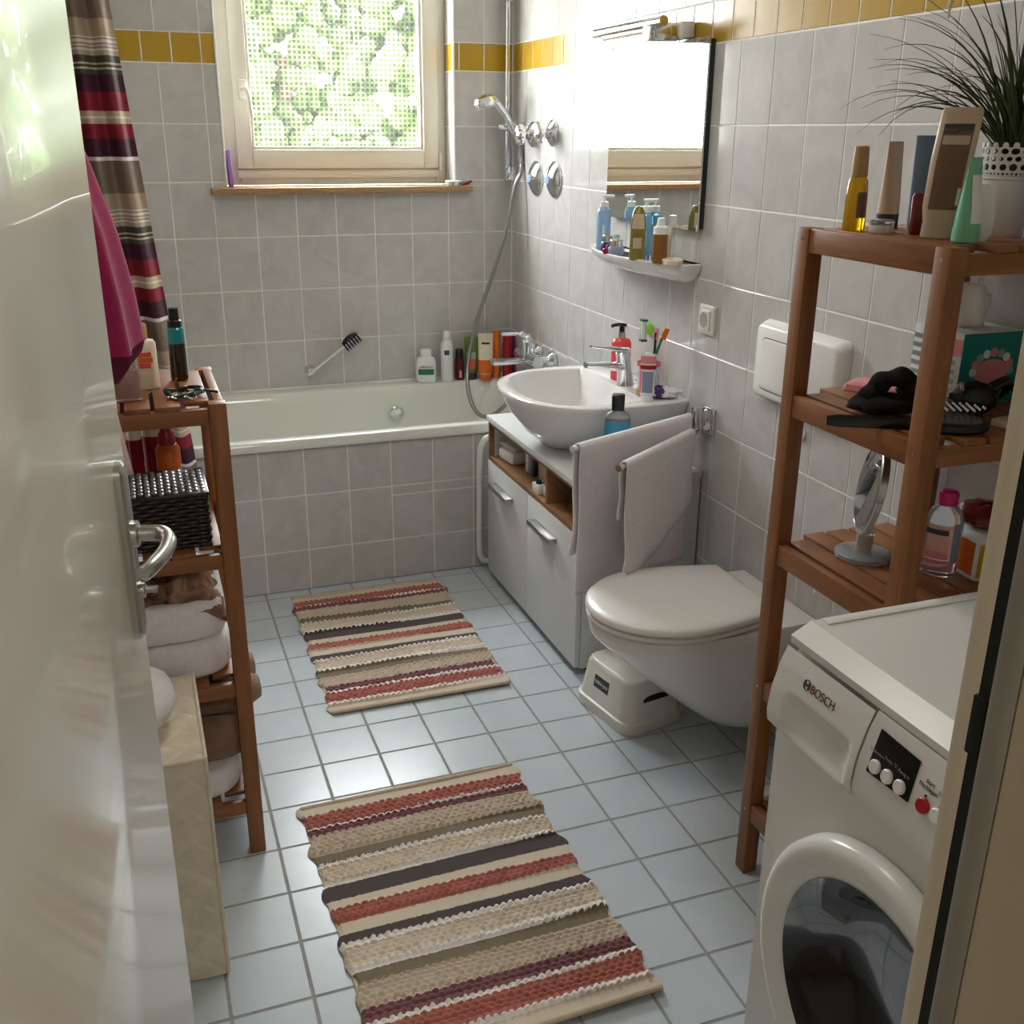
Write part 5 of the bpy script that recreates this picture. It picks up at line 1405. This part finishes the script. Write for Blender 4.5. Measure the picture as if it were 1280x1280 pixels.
# ------------------------------------------------------------------ rugs
BEI, RUST, WHT, PLUM, OLV, CRM, DRK, FLT = (194, 178, 158), (168, 98, 86), (238, 234, 228), (122, 76, 82), (118, 106, 84), (208, 194, 174), (72, 60, 60), (204, 190, 170)
ST = [(0, FLT, 0), (0.047, RUST, 1), (0.106, WHT, 2), (0.115, PLUM, 1), (0.148, BEI, 1), (0.229, OLV, 0), (0.275, WHT, 2), (0.287, CRM, 1), (0.352, WHT, 2), (0.364, DRK, 0), (0.424, FLT, 0), (0.463, RUST, 1), (0.515, FLT, 0),
      (0.556, DRK, 0), (0.597, WHT, 2), (0.610, CRM, 1), (0.679, WHT, 2), (0.694, OLV, 0), (0.736, BEI, 1), (0.816, PLUM, 1), (0.858, WHT, 2), (0.868, RUST, 1), (0.940, WHT, 2), (0.951, FLT, 0)]
RW, RL = 0.552, 0.800


def rset(N, L):
    tc = N.new('ShaderNodeTexCoord'); s = N.new('ShaderNodeSeparateXYZ'); L.new(tc.outputs['Object'], s.inputs[0])
    a = N.new('ShaderNodeMath'); a.operation = 'MULTIPLY_ADD'; a.inputs[1].default_value = -1 / RL; a.inputs[2].default_value = 0.5
    L.new(s.outputs[1], a.inputs[0])
    return a.outputs[0]


ramp_mat('rug_stripes', [(p, c) for p, c, _ in ST], rset, 0.95, bump=(500, 0.5, 0.0012), jitter=0.010, sheen=0.2)
mat('rug_back', (196, 178, 152), 0.95, noise=(60, 0.1))


def rug(label, loc, rotz, w_, seed, curl):
    rnd = random.Random(seed)
    nu, nv = int(w_ / 0.0028), int(RL / 0.0028)
    jit = [[rnd.random() for _ in range(200)] for _ in range(120)]
    v = []
    for j in range(nv + 1):
        t_ = j / nv; y = RL / 2 - RL * t_
        kind = 0
        for p, c, k in ST:
            if p <= t_:
                kind, pstart = k, p
        row = int((t_ - pstart) * RL / 0.0118) + int(pstart * 91)
        fr = ((t_ - pstart) * RL / 0.0118) % 1.0
        edge_w = 0.006 * math.sin(t_ * 31 + seed) + 0.004 * math.sin(t_ * 67)
        for i in range(nu + 1):
            s = i / nu
            x = -w_ / 2 + w_ * s
            x += edge_w * (abs(2 * s - 1) ** 6) * (1 if s > 0.5 else -1)
            if kind == 0:
                h = 0.006 + 0.0006 * math.sin(x * 900)
            else:
                pitch = 0.0175 if kind == 1 else 0.0155
                xs = x / pitch + (0.5 if row % 2 else 0.0) + 0.25 * fr
                ci = int(math.floor(xs)); fx_ = xs - ci
                jv = jit[row % 120][ci % 200]
                hx_ = math.sin(PI * fx_) ** 0.6
                hy_ = math.sin(PI * min(0.999, max(0.001, fr))) ** 0.6 if kind == 1 else 1.0
                h = 0.006 + (0.0088 if kind == 1 else 0.0110) * (0.65 + 0.5 * jv) * hx_ * hy_
            h += 0.002 * math.sin(x * 11 + seed) * math.sin(y * 9)
            h *= min(1.0, (min(s, 1 - s) * w_ / 0.006) * 0.6 + 0.4)
            lift = curl * max(0.0, t_ - 0.90) * 10 * (0.3 + 0.7 * s)
            v.append((x, y + 0.006 * math.sin(s * 3 + seed), max(0.003, h) + lift))
    f = [(j * (nu + 1) + i, j * (nu + 1) + i + 1, (j + 1) * (nu + 1) + i + 1, (j + 1) * (nu + 1) + i) for j in range(nv) for i in range(nu)]
    t = thing('bath_rug', label, 'rug', loc, rotz)
    g = G(); g.v = v; g.f = f
    ob('pile', g, 'rug_stripes', t, smooth=80)
    ob('backing', G().rings([rrect(0, 0, w_ / 2 - 0.004, RL / 2 - 0.004, 0.004, 0.0005), rrect(0, 0, w_ / 2 - 0.003, RL / 2 - 0.003, 0.004, 0.003)]), 'rug_back', t)
    for e in (1, -1):
        if e < 0 and curl:
            pts = [(-w_ / 2 + 0.004 + (w_ - 0.008) * i / 20, -RL / 2, 0.0062 + curl * (0.3 + 0.7 * i / 20)) for i in range(21)]
        else:
            pts = [(-w_ / 2 + 0.004 + (w_ - 0.008) * i / 20, e * RL / 2, 0.0062) for i in range(21)]
        ob('hem', G().tube(pts, 0.0055, 8), 'rug_back', t)
    return t


rug('striped braided cotton rug lying nearer the washing machine', (-0.412, -0.728, 0), math.radians(1.0), RW, 1, 0.008)
rug('striped braided cotton rug lying in front of the bathtub', (-0.268, 0.478, 0), math.radians(-0.6), 0.535, 4, 0.004)

# ------------------------------------------------------------------ left rack contents
GL = 'toiletries on the lower rack'
ZL = LTOP
t = bottle('lotion_bottle', 'flat cream lotion bottle with flower print and gold cap on the lower rack', 'bottle', (-0.930, -0.275, ZL), [(0, 0.026, 0.014, 0, 0, 4), (0.003, 0.029, 0.016, 0, 0, 4), (0.092, 0.028, 0.016, 0, 0, 4), (0.098, 0.024, 0.014, 0, 0, 4), (0.101, 0.012)], 'p_cream',
           [(0.101, 0.014), (0.128, 0.014), (0.131, 0.012)], 'p_gold', patches=(('orange_band', 0.055, 0.066, -0.55, 0.45, 'p_orange'), ('red_petal', 0.067, 0.076, -0.45, 0.35, 'p_coral'), ('lower_petal', 0.044, 0.054, -0.35, 0.25, 'p_coral')), group=GL)
t = thing('perfume_bottle', 'clear glass bottle with orange liquid on the lower rack', 'bottle', (-0.965, -0.372, ZL), face_cam((-0.965, -0.372)), GL)
ob('glass', G().box(-0.026, 0.026, -0.016, 0.016, 0, 0.085, 0.004), 'liq_clear', t)
ob('liquid', G().box(-0.022, 0.022, -0.012, 0.012, 0.006, 0.060, 0.002), 'liq_orange', t)
ob('cap', G().loft([(0.085, 0.012), (0.115, 0.012)], 18), 'chrome', t)
t = thing('hair_spray', 'dark hair spray bottle with teal shoulder and black cap on the lower rack', 'spray bottle', (-0.860, -0.215, ZL), 0, GL)
ob('body', G().loft([(0, 0.015), (0.003, 0.018), (0.078, 0.017)], 24), 'liq_brown', t)
ob('shoulder', G().loft([(0.078, 0.0172), (0.108, 0.0165), (0.112, 0.013)], 24), 'liq_teal', t)
ob('cap', G().loft([(0.112, 0.0145), (0.124, 0.014), (0.126, 0.011), (0.150, 0.010)], 24), 'black_plastic', t)
t = thing('necklace', 'tangled dark necklace with silver chain lying on the lower rack', 'necklace', (-0.862, -0.375, ZL))
rnd = random.Random(5)
for k in range(3):
    pts = [(0.040 * math.cos(a) * rnd.uniform(0.6, 1), 0.030 * math.sin(a) * rnd.uniform(0.5, 1), 0.004 + rnd.uniform(0, 0.012)) for a in [2 * PI * i / 12 for i in range(12)]]
    ob('cord', G().tube(catmull(pts + [pts[0]], 4), 0.0028, 6), 'p_greenblack', t)
pts = [(0.026 * math.cos(a) - 0.004, -0.026 + 0.012 * math.sin(2 * a), 0.006 + 0.004 * math.sin(3 * a)) for a in [2 * PI * i / 24 for i in range(25)]]
ob('chain', G().tube(pts, 0.0022, 6), 'chrome', t)
ob('loose_cord', G().tube(catmull([(0.02, 0.0, 0.012), (0.045, 0.002, 0.010), (0.066, 0.006, 0.004)], 5), 0.003, 6), 'p_greenblack', t)

ZL3 = 0.742
# woven basket: stakes, horizontal strands, bright woven lid
bx, by_, bhx, bhy, bh = -0.925, -0.335, 0.085, 0.082, 0.112
t = thing('wicker_basket', 'small black woven basket with silvery woven lid on the lower rack', 'basket', (bx, by_, ZL3))
ob('liner', G().box(-bhx + 0.005, bhx - 0.005, -bhy + 0.005, bhy - 0.005, 0.002, bh - 0.004), 'seal_black', t)
peri = []
for k in range(72):
    s = k / 72 * 4
    side, f_ = int(s), s - int(s)
    c = [(-bhx, -bhy), (bhx, -bhy), (bhx, bhy), (-bhx, bhy), (-bhx, -bhy)]
    peri.append((c[side][0] + (c[side + 1][0] - c[side][0]) * f_, c[side][1] + (c[side + 1][1] - c[side][1]) * f_))
for row in range(13):
    z = 0.005 + row * 0.0083
    pts = []
    for k in range(73):
        x, y = peri[k % 72]
        sgn = (1 if (k // 2 + row) % 2 else -1) * 0.0025
        l_ = math.hypot(x, y)
        pts.append((x + x / l_ * sgn, y + y / l_ * sgn, z))
    ob('strand', G().tube(pts, 0.0042, 6, cap=False), 'black_wicker', t)
for k in range(0, 72, 4):
    ob('stake', G().tube([(*peri[k], 0.0), (*peri[k], bh)], 0.0028, 6), 'black_wicker', t)
ld = ob('lid', G().box(-bhx - 0.006, bhx + 0.006, -bhy - 0.006, bhy + 0.006, bh - 0.002, bh + 0.006, 0.003), 'black_wicker', t)
for i in range(13):
    for j in range(8):
        x, y = -bhx + 0.006 + i * 0.0132, -bhy + 0.006 + j * 0.0225 + (0.011 if i % 2 else 0)
        if y < bhy - 0.004:
            ob('lid_weave', G().loft([(0, 0.0054, 0.0100), (0.003, 0.0048, 0.0090), (0.0045, 0.002, 0.004)], 8), 'silver_wicker', ld, loc=(x, y, bh + 0.005))
t = bottle('sun_lotion', 'orange lotion bottle with red pump cap behind the basket', 'bottle', (-0.900, -0.175, ZL3), [(0, 0.023), (0.003, 0.026), (0.145, 0.026), (0.155, 0.020)], 'p_orange', [(0.155, 0.018), (0.178, 0.017), (0.186, 0.012), (0.197, 0.011), (0.203, 0.006)], 'p_red', group=GL)
for x, y, r, lab in ((-0.965, -0.150, 0.014, 'slim dark red bottle with white cap next to the rack post'), (-0.998, -0.165, 0.014, 'slim dark red bottle with white cap nearer the door'), (-0.925, -0.122, 0.025, 'wide dark red jar with white lid on the lower rack')):
    bottle('red_bottle', lab, 'bottle', (x, y, ZL3), [(0, r * 0.9), (0.003, r), (0.165, r)], 'p_crimson', [(0.165, r * 1.04), (0.200, r * 1.04), (0.203, r * 0.9)], 'p_offwhite', group=GL)

ZL2 = 0.445


def folded(label, loc, hx_, hy_, hz, m, seed, layers=2, name='folded_towel', sag=0.12):
    """soft folded stack: rounded slab per fold"""
    t = thing(name, label, 'towel', loc)
    rnd = random.Random(seed)
    lh = hz / layers
    for k in range(layers):
        rs = []
        for j in range(9):
            b = -PI / 2 + PI * j / 8
            rr = []
            for i in range(40):
                a = 2 * PI * i / 40
                c, s = math.cos(a), math.sin(a)
                pw = 0.45
                ex = hx_ * (0.90 + 0.10 * math.cos(b)) * math.copysign(abs(c) ** pw, c) * (1 + 0.015 * math.sin(5 * a + k * 2 + seed))
                ey = hy_ * (0.90 + 0.10 * math.cos(b)) * math.copysign(abs(s) ** pw, s) * (1 + 0.02 * math.sin(4 * a + k + seed))
                zz = lh / 2 * math.copysign(abs(math.sin(b)) ** 0.55, math.sin(b)) * (1 - sag * (abs(c) ** 2) * (1 if b > 0 else 0)) * (1 + 0.06 * math.sin(3 * a + seed + k) * (1 if b > 0 else 0))
                rr.append((ex, ey, lh * (k + 0.5) + zz * 0.99))
            rs.append(rr)
        ob('fold', G().rings(rs), m, t, smooth=80)
    return t


lcx = (LX0 + LX1) / 2
folded('thick white folded towels on the lower rack', (lcx - 0.005, -0.275, ZL2), 0.166, 0.160, 0.178, 'terry_white', 3, 2)
t = thing('patterned_cloth', 'crumpled brown patterned cloth on top of the white towels', 'cloth', (-0.925, -0.330, ZL2 + 0.175))


def crump(u, v):
    x = (u - 0.5) * 0.20; y = (v - 0.5) * 0.19
    z = 0.012 + 0.024 * (math.sin(u * 11 + 2 * math.sin(v * 6)) * math.sin(v * 8 + 1.5 * math.sin(u * 5)) + 1) * (1 - (2 * u - 1) ** 4) * (1 - (2 * v - 1) ** 4)
    if u > 0.8:
        z -= (u - 0.8) * 0.14
    if v < 0.2:
        z -= (0.2 - v) * 0.16
    return (x, y, z)


mat('cloth_pattern', (140, 108, 86), 0.9, noise=(24, 0.9, 1.0), bump=(300, 0.4, 0.001))
ob('cloth', G().grid(crump, 40, 40), 'cloth_pattern', t, solid=0.003, smooth=80)
ZL1 = 0.148
folded('white folded towel at the bottom of the lower rack', (lcx - 0.005, -0.275, ZL1), 0.166, 0.165, 0.072, 'terry_white', 8, 1)
t = thing('rolled_towel', 'brown towels rolled and pushed into the bottom of the lower rack', 'towel', (lcx, -0.275, ZL1 + 0.073))
for k, (y, z, r) in enumerate(((-0.095, 0.048, 0.048), (0.012, 0.050, 0.050), (0.110, 0.046, 0.046), (-0.045, 0.128, 0.046), (0.065, 0.130, 0.046))):
    n_ = 14
    pts = [(-0.155 + (0.345 if k < 3 else 0.372) * i / n_, y + 0.004 * math.sin(i), z) for i in range(n_ + 1)]
    rr = [r * (0.5 if i == 0 else 0.8 if i == 1 else 1.0 if i < n_ - 1 else 0.86 if i == n_ - 1 else 0.55) * (1 + 0.03 * math.sin(i * 2 + k)) for i in range(n_ + 1)]
    ob('roll', G().tube(pts, rr, 20), 'terry_brown', t, smooth=80)

# ------------------------------------------------------------------ laundry hamper by the door, with a white bag on it
HX0, HX1, HY0, HY1, HZ = -1.185, -0.905, -0.800, -0.475, 0.488
t = thing('laundry_hamper', 'cream woven laundry hamper behind the open door', 'laundry hamper', ((HX0 + HX1) / 2, (HY0 + HY1) / 2, 0))


def weave(a, b):
    s = (a + b) / 0.070; q = (a - b) / 0.070
    i, j = math.floor(s), math.floor(q)
    fs, fq = s - i, q - j
    return 0.0060 * ((math.sin(PI * fs) ** 0.5) * 0.6 + 0.4 * fq) if (i + j) % 2 else 0.0060 * ((math.sin(PI * fq) ** 0.5) * 0.6 + 0.4 * fs)


def panel(fn, nu, nv):
    return G().grid(fn, nu, nv)


lx, ly = HX1 - HX0, HY1 - HY0
ob('core', G().box(HX0 + 0.004, HX1 - 0.004, HY0 + 0.004, HY1 - 0.004, 0.003, HZ - 0.004), 'hamper_fibre', t, world=True)
ob('front_panel', panel(lambda u, v: (HX0 + lx * u, HY0 + 0.003 - weave(lx * u, HZ * v), 0.004 + (HZ - 0.006) * v), 60, 100), 'hamper_fibre', t, world=True, smooth=25)
ob('side_panel', panel(lambda u, v: (HX1 - 0.003 + weave(ly * u, HZ * v), HY0 + ly * u, 0.004 + (HZ - 0.006) * v), 70, 100), 'hamper_fibre', t, world=True, smooth=25)
ob('lid', panel(lambda u, v: (HX0 + lx * u, HY0 + ly * v, HZ - 0.003 + weave(lx * u, ly * v)), 60, 70), 'hamper_fibre', t, world=True, smooth=25)
for a, b in (((HX1, HY0, HZ), (HX1, HY1, HZ)), ((HX0, HY0, HZ), (HX1, HY0, HZ)), ((HX1, HY0, 0.006), (HX1, HY0, HZ))):
    ob('binding', G().tube([a, b], 0.004, 8), 'hamper_fibre', t, world=True)
ob('white_bag', G().rings(crumple(0.115, 0.125, 0.058, 31, 28, 0.03)), 'pale_bag', loc=(-1.055, -0.655, HZ + 0.002), smooth=60, label='round white laundry bundle lying on the woven hamper', cat='laundry')

# ------------------------------------------------------------------ magenta towel and pale cloth on wall hooks
t = thing('hook_rail', 'white hook rail on the wall behind the open door', 'hook rail', (XL, -0.58, 1.72))
ob('board', G().box(XL + 0.001, XL + 0.016, -0.72, -0.44, 1.70, 1.74, 0.003), 'white_plastic', t, world=True)
for y in (-0.66, -0.58, -0.50):
    ob('hook', G().tube(catmull([(XL + 0.014, y, 1.72), (XL + 0.07, y, 1.70), (XL + 0.105, y, 1.712), (XL + 0.115, y, 1.74)], 4), 0.005, 8), 'steel_satin', t, world=True)


def drape(cx, cy_, prof_, k, ph):
    rs = []
    for (z, rx_, ry_) in prof_:
        rs.append([(cx(z) + rx_ * math.cos(a) * (1 + k * math.sin(7 * a + ph)), cy_ + ry_ * math.sin(a) * (1 + k * math.sin(6 * a + ph + z * 3)), z + 0.010 * math.sin(3 * a + ph) * (1 if z < 1.3 else 0)) for a in [2 * PI * i / 60 for i in range(60)]])
    return rs


cxf = lambda z: -1.095 + 0.045 * max(0, min(1, (1.74 - z) / 0.5))
t = thing('bath_towel', 'magenta terry bath towel hanging from the hook rail', 'towel', (-1.09, -0.60, 1.13))
ob('cloth', G().rings(drape(cxf, -0.60, [(1.745, 0.012, 0.012), (1.72, 0.030, 0.03), (1.60, 0.060, 0.06), (1.50, 0.088, 0.075), (1.38, 0.108, 0.085), (1.28, 0.114, 0.09), (1.195, 0.118, 0.09)], 0.08, 0.5)), 'terry_magenta', t, world=True, smooth=80)
ob('hem', G().rings(drape(cxf, -0.60, [(1.196, 0.1185, 0.091), (1.175, 0.112, 0.088), (1.150, 0.090, 0.08), (1.140, 0.055, 0.05)], 0.08, 0.5)), 'magenta_dark', t, world=True, smooth=80)
t = thing('pale_cloth', 'pale pink cloth hanging below the magenta towel', 'towel', (-1.06, -0.72, 0.98))
ob('cloth', G().grid(lambda u, v: (-1.150 + (0.098 + 0.085 * v) * u, -0.725 + 0.012 * math.sin(u * 12 + v * 2), 1.66 - 0.66 * v), 24, 30), 'cloth_pink', t, world=True, solid=0.003, smooth=80)
